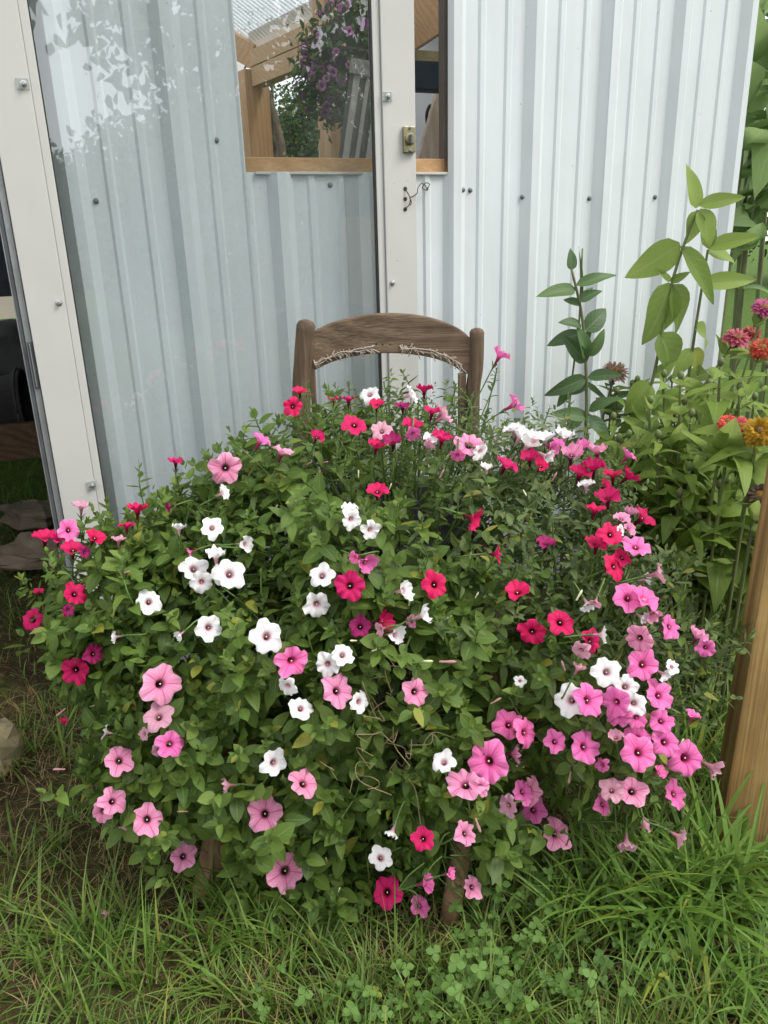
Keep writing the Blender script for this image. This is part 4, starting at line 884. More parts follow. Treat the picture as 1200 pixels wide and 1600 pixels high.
# shoots' own stems, dry threads low on the front, buds
for p, ax in tips:
    if gs.random() > .45: continue
    j = np.argmin(inside(p)); path = spline([p, p - ax * .05, (p - ax * .07) * .7 + EC[j] * .3 + np.array([0, 0, -.02])], 3)
    if not clear_of_blooms(path): continue
    key = fkey[np.argmin(np.linalg.norm(fpos - p, axis=1))]; stems[key].tube(path, .0013, 4, cap=False)
dry = MB()
for k in range(26):
    x, y = gs.normal(612, 32), gs.normal(1150, 45); tt, P, Nn = hit_bush(x, y); P = P - nrm(CAM - P) * gs.uniform(.0, .05)
    q = [P]
    for s in range(3): q.append(q[-1] + np.array([gs.normal(0, .018), gs.normal(0, .01), gs.normal(-.005, .022)]))
    if clear_of_blooms(q): dry.tube(spline(q, 4), .0007, 4, cap=False)
tag(dry.build('dry_stem', DRYST, proot['pink_a']), kind='stuff')
for key, *_ in PLANTS:
    if stems[key].n: tag(stems[key].build('stem', STEMG, proot[key], smooth=True), kind='stuff')
def bud(x, y, c, a, tl, s, key):
    tt, P, Nn = hit_bush(x, y); to = nrm(CAM - P); P = P + to * .022; s *= .38; z = nrm(to * math.cos(R(tl)) + (RT * math.cos(R(a)) + UP * math.sin(R(a))) * math.sin(R(tl)))
    x_ = nrm(np.cross([.3, .2, 1], z)); mt = np.eye(4); mt[:3, 0] = x_ * s; mt[:3, 1] = np.cross(z, x_) * s; mt[:3, 2] = z * s; mt[:3, 3] = P; link('bud', BUDS[c], proot[key], None, mt)
for x, y, c, a, tl, s, key in [(667, 1033, 'W', 0, 80, .05, 'white_near'), (552, 1001, 'W', 180, 40, .04, 'white_near'), (588, 1015, 'W', 20, 70, .04, 'white_near'), (700, 1034, 'D', 0, 85, .07, 'pink_a'), (195, 895, 'D', 200, 75, .045, 'crimson_a'),
    (95, 1113, 'D', 220, 80, .055, 'pink_a'), (92, 1202, 'D', 180, 85, .055, 'pink_a'), (747, 1290, 'D', 290, 80, .06, 'pink_b'), (285, 1268, 'B', 180, 80, .045, 'pink_a'), (1062, 1160, 'W', 40, 80, .05, 'pink_b'), (905, 930, 'W', 60, 80, .05, 'white_far'),
    (483, 724, 'H', 30, 60, .028, 'crimson_b'), (509, 722, 'H', 10, 60, .026, 'crimson_b'), (500, 738, 'H', 90, 60, .024, 'crimson_b'), (820, 770, 'W', 300, 60, .035, 'white_far'), (866, 745, 'D', 60, 80, .05, 'crimson_c'), (1015, 1000, 'W', 30, 70, .03, 'pink_b'),
    (810, 1197, 'W', 350, 80, .05, 'pink_b'), (640, 940, 'W', 80, 60, .04, 'white_near'), (690, 740, 'D', 60, 75, .045, 'crimson_b'), (430, 795, 'B', 60, 70, .045, 'pink_a'), (170, 1095, 'W', 180, 60, .03, 'pink_a'), (145, 1103, 'W', 10, 70, .035, 'pink_a'), (655, 1320, 'B', 250, 70, .04, 'pink_a'),
    (510, 1345, 'B', 100, 60, .045, 'pink_a'), (880, 1040, 'D', 110, 70, .05, 'white_far'), (775, 1095, 'D', 30, 80, .05, 'pink_b'), (350, 1226, 'B', 160, 70, .03, 'pink_a'), (530, 1390, 'W', 70, 60, .03, 'pink_a'), (470, 1325, 'W', 60, 60, .035, 'pink_a'), (700, 965, 'W', 30, 70, .035, 'crimson_b'),
    (745, 930, 'W', 60, 70, .03, 'crimson_b'), (560, 740, 'W', 90, 70, .035, 'crimson_b'), (610, 760, 'W', 70, 70, .03, 'crimson_b'), (1000, 1250, 'D', 300, 70, .05, 'pink_b'), (890, 1215, 'D', 260, 70, .05, 'pink_b')]:
    bud(x, y, c, a, tl, s, key)

# ================================================================== zinnias beside the shed
ZT = [leaf_tmpl(.42, .25, .34, .56, 9, .15, .04, .012), leaf_tmpl(.46, .4, .7, .58, 9, .45, .04, .016), leaf_tmpl(.38, .35, .10, .54, 9, -.4, .04, .012), leaf_tmpl(.50, .25, .95, .58, 9, .25, .05, .02), leaf_tmpl(.40, .5, -.25, .56, 9, .7, .04, .014)]
ZME = {LEAFZ: named_meshes('zinnia_leaf', ZT, LEAFZ), LEAFZD: named_meshes('zinnia_leaf_cool', ZT, LEAFZD), LEAFB: named_meshes('tall_plant_leaf', ZT, LEAFB)}
gz_ = np.random.default_rng(77)
def one_frame(p, d, n, s): return frames(np.array([p]), np.array([d]), np.array([n]), np.array([s]) if np.isscalar(s) else np.array([s]))[0]
def zleaf(parent, base, tip, mat, wide=1.0, n=None, var=None):
    base = np.asarray(base); d = np.asarray(tip) - base; L = np.linalg.norm(d); v = int(gz_.integers(0, 5)) if var is None else var
    n = np.array([0, -.5, .8]) + gz_.normal(0, .3, 3) if n is None else np.asarray(n, float)
    link('leaf', ZME[mat][v], parent, None, one_frame(base, d, n, (L * wide, L, L)))
def zstem(parent, path, r): m = MB(); m.tube(path, np.linspace(r, r * .6, len(path)), 7); return m.build('stem', STEMZ, parent, smooth=True)
PETZ = {}
def zpetal(col):
    if col not in PETZ:
        t = leaf3_tmpl(.42, -.25, .15, .95, 4); c = lin(col); me = tmpl_mesh('zinnia_petal', t)
        dk = tuple(x * .6 for x in c[:3]) + (1,); me.materials.append(m_leaf('zinnia_petal_' + col, [dk, c, c], tuple(min(1, x * 1.3 + .03) for x in c[:3]) + (1,), .55, .25)); PETZ[col] = me
    return PETZ[col]
DISC = m_plain('zinnia_disc', lin('8a6a20'), lin('5a3518'), 90, .8, .8)
def zhead(parent, P, ax, r, col, rows=5, flat=.35):
    rows = 9 if col == 'b8901c' else rows; ax = nrm(ax); x = nrm(np.cross(ax, [.2, 1, .1])); y = np.cross(ax, x); m = MB()
    m.tube([P - ax * r * .75, P - ax * r * .6, P - ax * r * .25, P + ax * r * .05, P + ax * r * .22, P + ax * r * .28], [.1*r, .3*r, .42*r, .40*r, .25*r, .02*r], 12)
    h = m.build('flower_head', DISC, parent, smooth=True)
    b = MB(); b.tube([P - ax * r * .78, P - ax * r * .55, P - ax * r * .2, P - ax * r * .05], [.1*r, .36*r, .47*r, .45*r], 12); b.build('bracts', STEMZ, h, smooth=True)
    for row in range(rows):
        k = int(19 - row * 12 / rows); el = R(-22 + row * ((75 if rows < 6 else 95) / rows)) + flat * .2
        for i in range(k):
            an = 2*math.pi*(i + .5 * (row % 2)) / k + gz_.normal(0, .07); rad = x * math.cos(an) + y * math.sin(an); e = el + gz_.normal(0, .1)
            d = rad * math.cos(e) + ax * math.sin(e); n_ = ax * math.cos(e) - rad * math.sin(e); s = r * (.82 - .5 * row / rows) * gz_.uniform(.88, 1.1)
            link('petal', zpetal(col), h, None, one_frame(P + rad * r * .28 + ax * r * (.0 + .06 * row), d, n_, (s, s, s)))
def zplant(name, label, path, size, mat, r=.005, n=None, head=None, bare=.0, spread=.85, group='zinnias beside the shed', cat='zinnia'):
    path = np.asarray(path); root = thing(name, (path[0][0], path[0][1], 0), label, cat, group); zstem(root, path, r)
    n = n or 7
    for k in range(n):
        s = bare + (1 - bare) * (k + .6) / n; f = s * (len(path) - 1); i = min(len(path) - 2, int(f)); p = path[i] + (path[i+1] - path[i]) * (f - i); t = nrm(path[i+1] - path[i])
        a0 = k * 1.57 + gz_.normal(0, .3); x = nrm(np.cross(t, [.3, 1, .1])); y = np.cross(t, x)
        sz = size * (.75 + .5 * math.sin(math.pi * min(1, s * .9))) * (1 - .45 * max(0, s - .7) / .3)
        for q in (0, math.pi):
            rad = x * math.cos(a0 + q) + y * math.sin(a0 + q); d = rad * spread + t * gz_.uniform(.1, .7)
            L = sz * gz_.uniform(.75, 1.2); zleaf(root, p, p + nrm(d) * L, mat, gz_.uniform(.9, 1.25), t + rad * .2 + gz_.normal(0, .25, 3))
    if head: zhead(root, path[-1] + nrm(path[-1] - path[-2]) * head[1] * .6, head[2] if len(head) > 2 else path[-1] - path[-2], head[1], head[0])
    else:
        t = nrm(path[-1] - path[-2]); bmesh_ = MB(); bmesh_.tube([path[-1], path[-1] + t * .008, path[-1] + t * .016, path[-1] + t * .02], [.004, .008, .006, .001], 8); bmesh_.build('bud', STEMZ, root, smooth=True)
    return root
def gpath(base_px, pts, Y):                                    # ground foot, then photo pixels at distance Y
    P = [at(x, y, Y) for x, y in pts]; f = at(base_px[0], base_px[1], Y); f = np.array([P[0][0] + (f[0] - P[0][0]), Y + .02, 0.0]); return spline([f] + P, 5)
def hero(name, label, base_px, pts, Y, leaves, mat, r=.005):
    path = gpath(base_px, pts, Y); root = thing(name, path[0], label, 'zinnia', 'zinnias beside the shed'); zstem(root, path, r)
    for lf in leaves:
        (bx0, by0, tx0, ty0), w = lf[:4], lf[4]; dy = gz_.uniform(-.05, .02); v = lf[5] if len(lf) > 5 else None
        zleaf(root, at(bx0, by0, Y), at(tx0, ty0, Y + dy), mat, w, np.array([gz_.normal(0, .25), -.75, .55 + gz_.normal(0, .2)]), v)
    return root
hero('zinnia', 'tallest flowerless zinnia with big drooping leaves before the shed corner', (985, 760), [(1003, 660), (1022, 585), (1048, 450), (1073, 370), (1090, 328)], 1.93,
     [(1088, 325, 1075, 252, 1.0, 2), (1092, 322, 1168, 303, .85, 2), (1062, 380, 978, 442, 1.15, 0), (1062, 385, 1126, 474, .75, 2), (1046, 442, 1022, 545, 1.3, 0), (1050, 445, 1084, 528, 1.2, 0), (1048, 440, 1024, 418, .9, 2), (1048, 440, 1079, 424, 1.0, 2),
      (1030, 520, 1074, 592, 1.25, 1), (1090, 330, 1078, 378, 1.2, 1), (1095, 326, 1118, 382, 1.1, 0), (1016, 598, 978, 645, 1.4, 0), (1020, 590, 1060, 560, 1.0, 2), (1008, 640, 960, 700, .9, 0), (1010, 635, 1060, 650, 1.0, 1)], LEAFZ)
hero('zinnia', 'slim dark stemmed zinnia just right of the tallest one', (1060, 740), [(1072, 625), (1082, 545), (1095, 460), (1106, 390)], 2.02,
     [(1106, 388, 1110, 328, 1.0, 0), (1106, 388, 1192, 363, .8, 2), (1104, 394, 1165, 398, 1.1, 0), (1096, 445, 1188, 432, .8, 2), (1084, 512, 1134, 528, 1.2, 1), (1080, 545, 1108, 590, 1.2, 0), (1080, 545, 1055, 590, 1.0, 0), (1074, 600, 1120, 610, 1.1, 1), (1072, 620, 1030, 640, 1.2, 0), (1070, 650, 1120, 680, 1.1, 0)], LEAFZ)
hero('zinnia', 'leftmost zinnia with stacked leaf pairs standing against the white wall', (915, 800), [(914, 700), (916, 600), (910, 500), (893, 420)], 1.86,
     [(893, 422, 892, 386, 1.3, 2), (899, 452, 838, 461, .9, 2), (900, 446, 970, 418, .6, 0), (905, 470, 940, 448, 1.1, 0), (908, 476, 880, 462, 1.0, 0), (909, 522, 850, 533, .9, 0), (908, 510, 880, 494, 1.1, 0), (914, 516, 957, 478, 1.3, 0), (918, 560, 904, 508, 1.3, 2), (918, 556, 954, 518, 1.0, 0),
      (916, 566, 884, 528, .8, 0), (916, 590, 853, 618, .8, 0), (918, 590, 974, 582, .9, 2), (918, 602, 884, 612, 1.3, 0), (920, 642, 965, 613, .8, 0), (917, 652, 868, 638, .8, 0), (918, 650, 966, 692, .9, 0), (916, 690, 870, 700, .9, 0), (916, 700, 960, 720, 1.0, 0)], LEAFZD)
hero('zinnia', 'thin stemmed young zinnia crossing behind the leftmost one', (885, 790), [(886, 690), (893, 600), (905, 500), (910, 388)], 1.90,
     [(906, 470, 908, 385, .25, 2), (907, 470, 930, 440, .7, 0), (894, 600, 868, 640, .8, 0), (900, 545, 925, 520, .9, 0), (888, 670, 920, 640, .9, 0), (888, 680, 858, 700, .9, 0)], LEAFZD, .0035)
zplant('zinnia', 'faded mauve zinnia with a drying domed head near the wall', gpath((925, 800), [(938, 690), (946, 640), (957, 594)], 1.97), .07, LEAFZD, .004, 4, (('86685f'), .040, (.1, -.25, .95)), .3)
zplant('zinnia', 'pink zinnia with a full double head beside the shed corner', gpath((1000, 800), [(1050, 690), (1085, 625), (1143, 540)], 2.0), .10, LEAFZ, .0045, 5, ('bf5c70', .038, (.2, -.3, .9)), .35)
zplant('zinnia', 'red zinnia head half hidden behind the pink double one', gpath((1060, 800), [(1100, 690), (1130, 620), (1170, 530)], 2.12), .09, LEAFZ, .0045, 4, ('a8303a', .030, (.2, -.3, .9)), .4)
zplant('zinnia', 'magenta zinnia with spiky petals at the right frame edge', gpath((1100, 800), [(1130, 690), (1160, 590), (1190, 494)], 2.05), .09, LEAFZ, .0045, 4, ('b0487c', .036, (.2, -.4, .8)), .4)
zplant('zinnia', 'orange red zinnia at the right frame edge below the magenta one', gpath((1120, 800), [(1140, 690), (1165, 610), (1186, 556)], 1.75), .08, LEAFZ, .004, 3, ('b8432a', .030, (-.2, -.5, .8)), .4)
zplant('zinnia', 'golden yellow zinnia with a dense round head at the right edge', gpath((1150, 880), [(1165, 780), (1176, 720), (1183, 690)], 1.46), .09, LEAFZ, .005, 4, ('b8901c', .033, (-.4, -.7, .6)), .3)
zplant('zinnia', 'small coral zinnia low among the stems left of the yellow head', gpath((1110, 880), [(1125, 780), (1136, 720), (1152, 678)], 1.5), .08, LEAFZ, .004, 3, ('d9485a', .026, (-.2, -.5, .8)), .4)
zplant('zinnia', 'second coral zinnia nearest the shed corner', gpath((1100, 880), [(1112, 780), (1126, 720), (1136, 670)], 1.52), .08, LEAFZ, .004, 3, ('dc5a48', .022, (-.2, -.5, .8)), .4)
zplant('zinnia', 'withered brown zinnia head beside the post', gpath((1150, 960), [(1165, 880), (1176, 820), (1184, 788)], 1.42), .08, LEAFZ, .0045, 3, ('4a3a2a', .03, (-.3, -.5, .8)), .4)
for k in range(98):
    x = gz_.uniform(905, 1195) if k < 34 else gz_.uniform(935, 1080) if k >= 80 else gz_.uniform(985, 1190); Y = gz_.uniform(1.58, 2.0) if x < 1010 else (gz_.uniform(1.5, 2.45) if k < 34 else gz_.uniform(1.52, 1.9))
    wallY = 2.06 + (x - 600) / F_PX * Y * 1.07 * .39 - .12
    Y = min(Y, wallY)
    topy = (gz_.uniform(640, 860) if x < 1040 else gz_.uniform(560, 900)) if k < 34 else gz_.uniform(600, 960)
    if k >= 80: topy = gz_.uniform(585, 690); Y = min(gz_.uniform(1.85, 2.1), wallY)
    lean = gz_.uniform(-5, 45); P = [at(x + lean * .3, topy + (1000 - topy) * .6, Y), at(x + lean * .7, topy + (1000 - topy) * .25, Y), at(x + lean, topy, Y)]
    if P[-1][2] < .2: continue
    P = [p for p in P if p[2] > .12]; f = np.array([P[0][0] - .03, P[0][1] + .03, 0])
    FILL = ('tall' if topy < 700 else 'mid height' if topy < 820 else 'low') + ' flowerless leafy zinnia ' + ('close to the white wall behind the petunias' if x < 985 else 'in the middle of the bed right of the petunias' if x < 1090 else ('right behind the square post' if Y < 1.95 else 'at the back of the bed past the shed corner'))
    zplant('zinnia', FILL, spline([f] + P, 5), gz_.uniform(.060, .092), LEAFZ, .0045, int(gz_.integers(9, 13)), None, .05, .9, 'leafy zinnias behind the post')
# tall big-leaved plants past the shed corner
TB = 'tall big leaved plant past the shed corner'
for k, (bx, pts, Y, sz, lab) in enumerate([((1140, 420), [(1148, 330), (1160, 200), (1172, 90), (1178, -30)], 2.75, .20, 'tall big leaved plant hugging the shed corner'), ((1180, 420), [(1165, 300), (1182, 240), (1205, 180)], 2.9, .2, 'big leaved plant leaning right past the shed corner'),
    ((1210, 420), [(1200, 260), (1195, 120), (1190, -40)], 3.1, .24, 'tallest big leaved plant at the upper right frame edge'), ((1170, 480), [(1162, 420), (1170, 360), (1180, 300)], 2.8, .15, 'low big leaved plant past the shed corner'), ((1230, 420), [(1225, 250), (1225, 100), (1230, -60)], 2.8, .22, 'big leaved plant mostly outside the right frame edge')]):
    zplant('tall_plant', lab, gpath(bx, pts, Y), sz, LEAFB, .011, 9, None, .25, .9, 'tall plants past the shed corner', 'plant')

# ================================================================== trees
def crown_mesh(blobs, n, size, seed, tm=None):
    g = np.random.default_rng(seed); C_ = np.array([b[0] for b in blobs]); Rr = np.array([b[1] for b in blobs], float)
    Rr = Rr if Rr.ndim == 2 else np.stack([Rr] * 3, 1); w = np.prod(Rr, 1) ** .7; j = g.choice(len(blobs), n, p=w / w.sum())
    d = g.normal(size=(n, 3)); d /= np.linalg.norm(d, axis=1)[:, None]; rr_ = g.uniform(.25, 1, n) ** .5
    P = C_[j] + d * Rr[j] * rr_[:, None]; clump = g.normal(0, size * .8, (n, 3)); P += clump
    D = d * .5 + g.normal(0, .8, (n, 3)) + np.array([0, 0, -.3]); Nn = d + g.normal(0, .6, (n, 3)) + np.array([0, 0, .4])
    return inst_mesh('crown', tm or leaf3_tmpl(.6, .3, .3, .6, 3), frames(P, D, Nn, size * g.uniform(.6, 1.3, n)), g.random(n))
def tree(label, base, h, r, n, leaf, seed, lift=.35, blobs=7, mat=None, limbs=7, cat='tree', name='tree', group='trees beyond the yard'):
    g = np.random.default_rng(seed); base = np.asarray(base, float); root = thing(name, base, label, cat, group)
    topc = base + ZZ * h * .95; tr = MB(); sway = g.normal(0, .04 * h, 2)
    tr.tube(spline([base - ZZ * .05, base + ZZ * h * .3 + np.array([sway[0] * .4, sway[1] * .4, 0]), base + ZZ * h * .6 + np.array([*sway, 0]), topc]), np.linspace(.035 * h, .006 * h, 25), 8)
    bl = []
    for k in range(blobs):
        a = 2.4 * k; z = base[2] + h * (lift + (1 - lift) * (k + .5) / blobs); q = r * (1 - .45 * abs((k + .5) / blobs - .4)) * g.uniform(.35, .7)
        c = np.array([base[0] + q * math.cos(a), base[1] + q * math.sin(a), z]); bl.append((c, (r * g.uniform(.38, .6), r * g.uniform(.38, .6), h * .16 * g.uniform(.8, 1.3))))
        s = base + ZZ * (z - base[2]) * .7 + np.array([*sway, 0]) * .5; tr.tube(spline([s, (s + c) / 2 + ZZ * .05 * h, c], 5), np.linspace(.012 * h, .003 * h, 11), 6)
    bl.append((base + ZZ * h * .9, (r * .45, r * .45, h * .14)))
    tr.build('trunk', BARK, root, smooth=True); link('crown', crown_mesh(bl, n, leaf, seed), root, mat or LEAFT); return root
dirw = lambda x, Y: at(x, 323, Y) * np.array([1, 1, 0])
tree('dense dark green tree seen low through the window', dirw(474, 15), 3.35, 1.15, 16000, .085, 1, .02, 12)
tree('rounded green tree left of centre in the window view', dirw(440, 17), 3.0, 1.6, 16000, .09, 2, .02, 12)
tree('thin open tree rising above the others in the window', dirw(420, 14), 4.1, .75, 1800, .06, 3, .45, 7)
tree('green tree behind the grooved plank', dirw(560, 18), 3.4, 1.5, 4000, .12, 4, .1, 8)
tree('leafy tree behind the doorway gap', dirw(20, 12), 3.0, 1.5, 3000, .11, 14, .1, 7)
tree('wide tree filling the upper right background', dirw(1250, 17), 5.5, 3.2, 6000, .2, 6, .08, 9)
def refl(px, py, dist):                                      # ground point mirrored at a glass pixel
    r_ = nrm(ray(px, py)); u_, z_ = uw(px, py, .06); q_ = r_ - 2 * (r_ @ WN) * WN; return (wp(u_, z_, .06) + q_ * dist) * np.array([1, 1, 0])
# trees on the viewer's side of the yard, seen only as reflections in the door glass
tree('dense tree behind the viewer mirrored in the glass', refl(290, 150, 12.0), 2.9, 2.2, 14000, .15, 8, .02, 12)
tree('far tree behind the viewer mirrored at the left of the glass', refl(95, 150, 24), 3.2, 3.2, 9000, .22, 9, .02, 10)
tree('rounded tree behind the viewer mirrored low in the glass', refl(500, 300, 13), 3.0, 2.4, 9000, .17, 19, .02, 10)
big = tree('broad leaved tree overhanging the yard mirrored at the top of the glass', (4.6, -4.6, 0), 5.2, 1.9, 3200, .17, 10, .5, 8)
ov = MB(); bl = []
for k, (px, py, dd_) in enumerate([(250, 40, 6.0), (300, 90, 6.1), (200, 20, 6.0), (330, 20, 6.2), (160, 45, 5.9), (235, 120, 6.1), (120, 0, 5.9), (320, 140, 6.2)]):
    r_ = nrm(ray(px, py)); u_, z_ = uw(px, py, .06); p_ = wp(u_, z_, .06); q_ = r_ - 2 * (r_ @ WN) * WN; c_ = p_ + q_ * dd_; bl.append((c_, (.34, .3, .20)))
    ov.tube(spline([np.array([4.5, -4.5, 3.4]), (c_ + np.array([4.5, -4.5, 3.4])) / 2 + ZZ * .25, c_], 6), np.linspace(.03, .006, 13), 6)
ov.build('branch', BARK, big, smooth=True); link('branch_leaves', crown_mesh(bl, 620, .13, 12), big, LEAFT)
for k, (x, y) in enumerate([(14, -14), (-8, -15), (1, -19), (-16, -6), (16, -4)]):
    tree(['yard edge tree behind the viewer to the far right', 'yard edge tree behind the viewer to the left', 'yard edge tree straight behind the viewer', 'yard edge tree off to the far left', 'yard edge tree off to the right'][k], (x, y, 0), 6, 3, 3500, .22, 30 + k, .1, 9, group='trees at the yard edge')

# ================================================================== hanging basket inside the greenhouse
hb = thing('hanging_basket', at(532, 165, 3.3), 'hanging basket of purple petunias seen through the window glass', 'hanging basket')
bc = at(536, 95, 3.3); g = np.random.default_rng(5)
bl = [(bc, (.13, .13, .19)), (at(568, 30, 3.3), (.11, .12, .11)), (at(510, 140, 3.3), (.10, .11, .12)), (at(492, 95, 3.3), (.05, .07, .09)), (at(556, 135, 3.3), (.09, .10, .08))]
tag(link('foliage', crown_mesh(bl, 2600, .038, 15, leaf3_tmpl(.42, .3, .3, .6, 3)), hb, BLADEV), kind='stuff')
PUR = m_petal('petal_purple', (.42, .12, .36, 1), (.52, .20, .46, 1), (.2, .03, .16, 1), (.12, .02, .1, 1)); pm = tmpl_mesh('purple_corolla', corolla(200, .4, .06, .15)); pm.materials.append(PUR)
for k in range(110):
    c_, r_ = bl[g.integers(0, 5)]; d_ = nrm(g.normal(size=3) + np.array([-.35, -.6, .1])); p_ = c_ + d_ * np.array(r_) * 1.05; s_ = g.uniform(.016, .023); x_ = nrm(np.cross(d_, [.2, .3, 1])); mt = np.eye(4); mt[:3, 0] = x_ * s_; mt[:3, 1] = np.cross(d_, x_) * s_; mt[:3, 2] = d_ * s_; mt[:3, 3] = p_; link('flower', pm, hb, None, mt)
m = MB(); n = 20; prof = [(0, -.1), (.09, -.09), (.12, .02), (.125, .02), (.1, .0), (0, .0)]
m.add([bc + np.array([r * math.cos(2*math.pi*k/n), r * math.sin(2*math.pi*k/n), z]) for r, z in prof for k in range(n)], [(i*n+k, i*n+(k+1) % n, (i+1)*n+(k+1) % n, (i+1)*n+k) for i in range(5) for k in range(n)]).build('pot', DARK, hb, smooth=True)
m = MB()
for a in (0, 2.1, 4.2): m.tube([bc + np.array([.12 * math.cos(a), .12 * math.sin(a), .02]), bc + np.array([0, 0, .55])], .002, 4)
m.build('hanger', WIRE, hb)

# ================================================================== grass, straw, clover
def blade_tmpl(bend, seg=4):
    v = []; uv = []; f = []
    for i in range(seg + 1):
        s = i / seg; w = .5 * (1 - s ** 1.6) + .01; a = bend * s; y = math.sin(a) / bend if bend > .01 else s; z = (1 - math.cos(a)) / bend if bend > .01 else 0
        for q in (-1, 1): v.append((q * w, y, -z)); uv.append((.5 + .25 * q, s))
    for i in range(seg): a = 2 * i; f.append((a, a + 1, a + 3, a + 2))
    return np.array(v), f, np.array(uv)
gg = np.random.default_rng(3)
def nfield(x, y): return .5 + .25 * np.sin(3.1 * x + 1.7 * y + .4) + .25 * np.sin(6.3 * x - 4.9 * y + 2.0) * np.cos(2.7 * y + 5 * x)
def grass(n, dens, hgt, wid, bendr, lean, z0=-.005, region=(-2.2, 2.6, .35, 4.5)):
    x = gg.uniform(region[0], region[1], n); y = gg.uniform(region[2], region[3], n)
    ok = gg.random(n) < dens(x, y); ok &= ~((np.abs(x - PX) < .055) & (np.abs(y - PY) < .055))
    inside_shed = (np.stack([x, y, 0*x], 1) - W0) @ WN < .02; uu = (np.stack([x, y, 0*x], 1) - W0) @ WU
    ok &= ~(inside_shed & (uu > U_DOOR) & (uu < U_END + .02))
    x, y = x[ok], y[ok]; n = len(x); a = gg.uniform(0, 6.28, n); t = np.abs(gg.normal(0, lean, n)); D = np.stack([np.cos(a) * np.sin(t), np.sin(a) * np.sin(t), np.cos(t)], 1)
    up = np.stack([-np.cos(a), -np.sin(a), np.full(n, .3)], 1); h = hgt(x, y) * gg.uniform(.55, 1.25, n); w = wid * gg.uniform(.6, 1.4, n)
    return frames(np.stack([x, y, np.full(n, z0)], 1), D, up, np.stack([w, h, h], 1)), gg.random(n)
under = lambda x, y: np.exp(-(((x + .02) / .42) ** 2 + ((y - 1.42) / .30) ** 2) ** 2)
worn = lambda x, y: np.clip(1.0 - 1.0 * np.exp(-((x + .75) / .34) ** 2 - ((y - 1.3) / .5) ** 2) * .8 - .5 * np.exp(-((x + .95) / .3) ** 2 - ((y - .75) / .25) ** 2) - .35 * np.exp(-((x + .15) / .25) ** 2 - ((y - .98) / .12) ** 2), .12, 1)
near = lambda x, y: np.clip(1.35 - .33 * np.hypot(x, y - .8), .12, 1)
legs_ = lambda x, y: np.clip(1 - np.exp(-((x - frt[0]) / .05) ** 2 - ((y - frt[1] + .05) / .09) ** 2) - np.exp(-((x - fl[0]) / .06) ** 2 - ((y - fl[1] + .05) / .09) ** 2), 0, 1)
dens = lambda x, y: legs_(x, y) * (.25 + .75 * nfield(x, y)) * worn(x, y) * (1 - .8 * under(x, y)) * near(x, y)
hg = lambda x, y: .068 + .05 * nfield(y, x) + .05 * np.clip(x - .25, 0, .6) + .03 * np.exp(-((x + .35) / .22) ** 2 - ((y - .95) / .14) ** 2)
parts = []; NEAR = (-.95, 1.0, .62, 1.75)
def tufts(nt, per, bend):
    x = gg.uniform(NEAR[0], NEAR[1], nt); y = gg.uniform(NEAR[2], NEAR[3], nt); ok = gg.random(nt) < dens(x, y) * (.35 + .65 * (nfield(2.3 * x + 1, 2.6 * y) > .45)); x, y = x[ok], y[ok]
    hs_ = hg(x, y) * gg.uniform(.6, 1.5, len(x)); x = np.repeat(x, per); y = np.repeat(y, per); hs_ = np.repeat(hs_, per); n = len(x); a = gg.uniform(0, 6.28, n); rr_ = np.abs(gg.normal(0, .014, n))
    x = x + np.cos(a) * rr_; y = y + np.sin(a) * rr_; t = np.clip(.15 + rr_ * 22 + gg.normal(0, .22, n), 0, 1.3)
    P = np.stack([x, y, np.full(n, -.005)], 1); ok = ((P - W0) @ WN > .02) & ~((np.abs(x - PX) < .06) & (np.abs(y - PY) < .06)); D = np.stack([np.cos(a) * np.sin(t), np.sin(a) * np.sin(t), np.cos(t)], 1)
    h = hs_ * gg.uniform(.5, 1.3, n); w = gg.uniform(.0022, .0050, n); M_ = frames(P, D, np.stack([-np.cos(a), -np.sin(a), np.full(n, .3)], 1), np.stack([w, h, h], 1)); return M_[ok], gg.random(n)[ok]
for bend, frac, frn in ((.5, 11000, 800), (1.1, 11000, 950), (1.8, 7000, 700)):
    Mx, rr1 = grass(frac, dens, hg, .0034, bend, .5); My, rr2 = tufts(frn, 16, bend)
    parts.append((blade_tmpl(bend), np.concatenate([Mx, My]), np.concatenate([rr1, rr2])))
tf_ = parts[0][0][1]; tu_ = parts[0][0][2]
def joined(name, parts, mat):
    root = None
    for tm, Mx, r_ in parts:
        o = link(name, inst_mesh(name, tm, Mx, r_), root, mat)
        if root is None: root = o
    return root
go = joined('grass', parts, GRASSM); tag(go, 'uneven green lawn grass around the chair', 'grass', kind='stuff')
for c in go.children: tag(c, kind='stuff')
sdens = lambda x, y: (.35 + .65 * nfield(y + 1, x)) * near(x, y) * np.clip(1.15 - 1.0 * np.clip(x - .2, 0, 1), .15, 1)
Mx, r1 = grass(15000, sdens, lambda x, y: .06 + 0 * x, .0022, 1.0, .9); Mx2, r2 = grass(9000, lambda x, y: sdens(x, y) * (1.1 - worn(x, y) + .15), lambda x, y: .07 + 0 * x, .0022, .3, 1.35, .004)
Mx3, r3 = grass(16000, lambda x, y: sdens(x, y) * .9, lambda x, y: .05 + 0 * x, .0019, 1.0, 1.3, .006, NEAR)
so_ = joined('straw', [(blade_tmpl(1.6), Mx, r1), (blade_tmpl(.4), np.concatenate([Mx2, Mx3]), np.concatenate([r2, r3]))], STRAW); tag(so_, 'dry brown straw lying between the grass', 'straw', kind='stuff')
for c in so_.children: tag(c, kind='stuff')
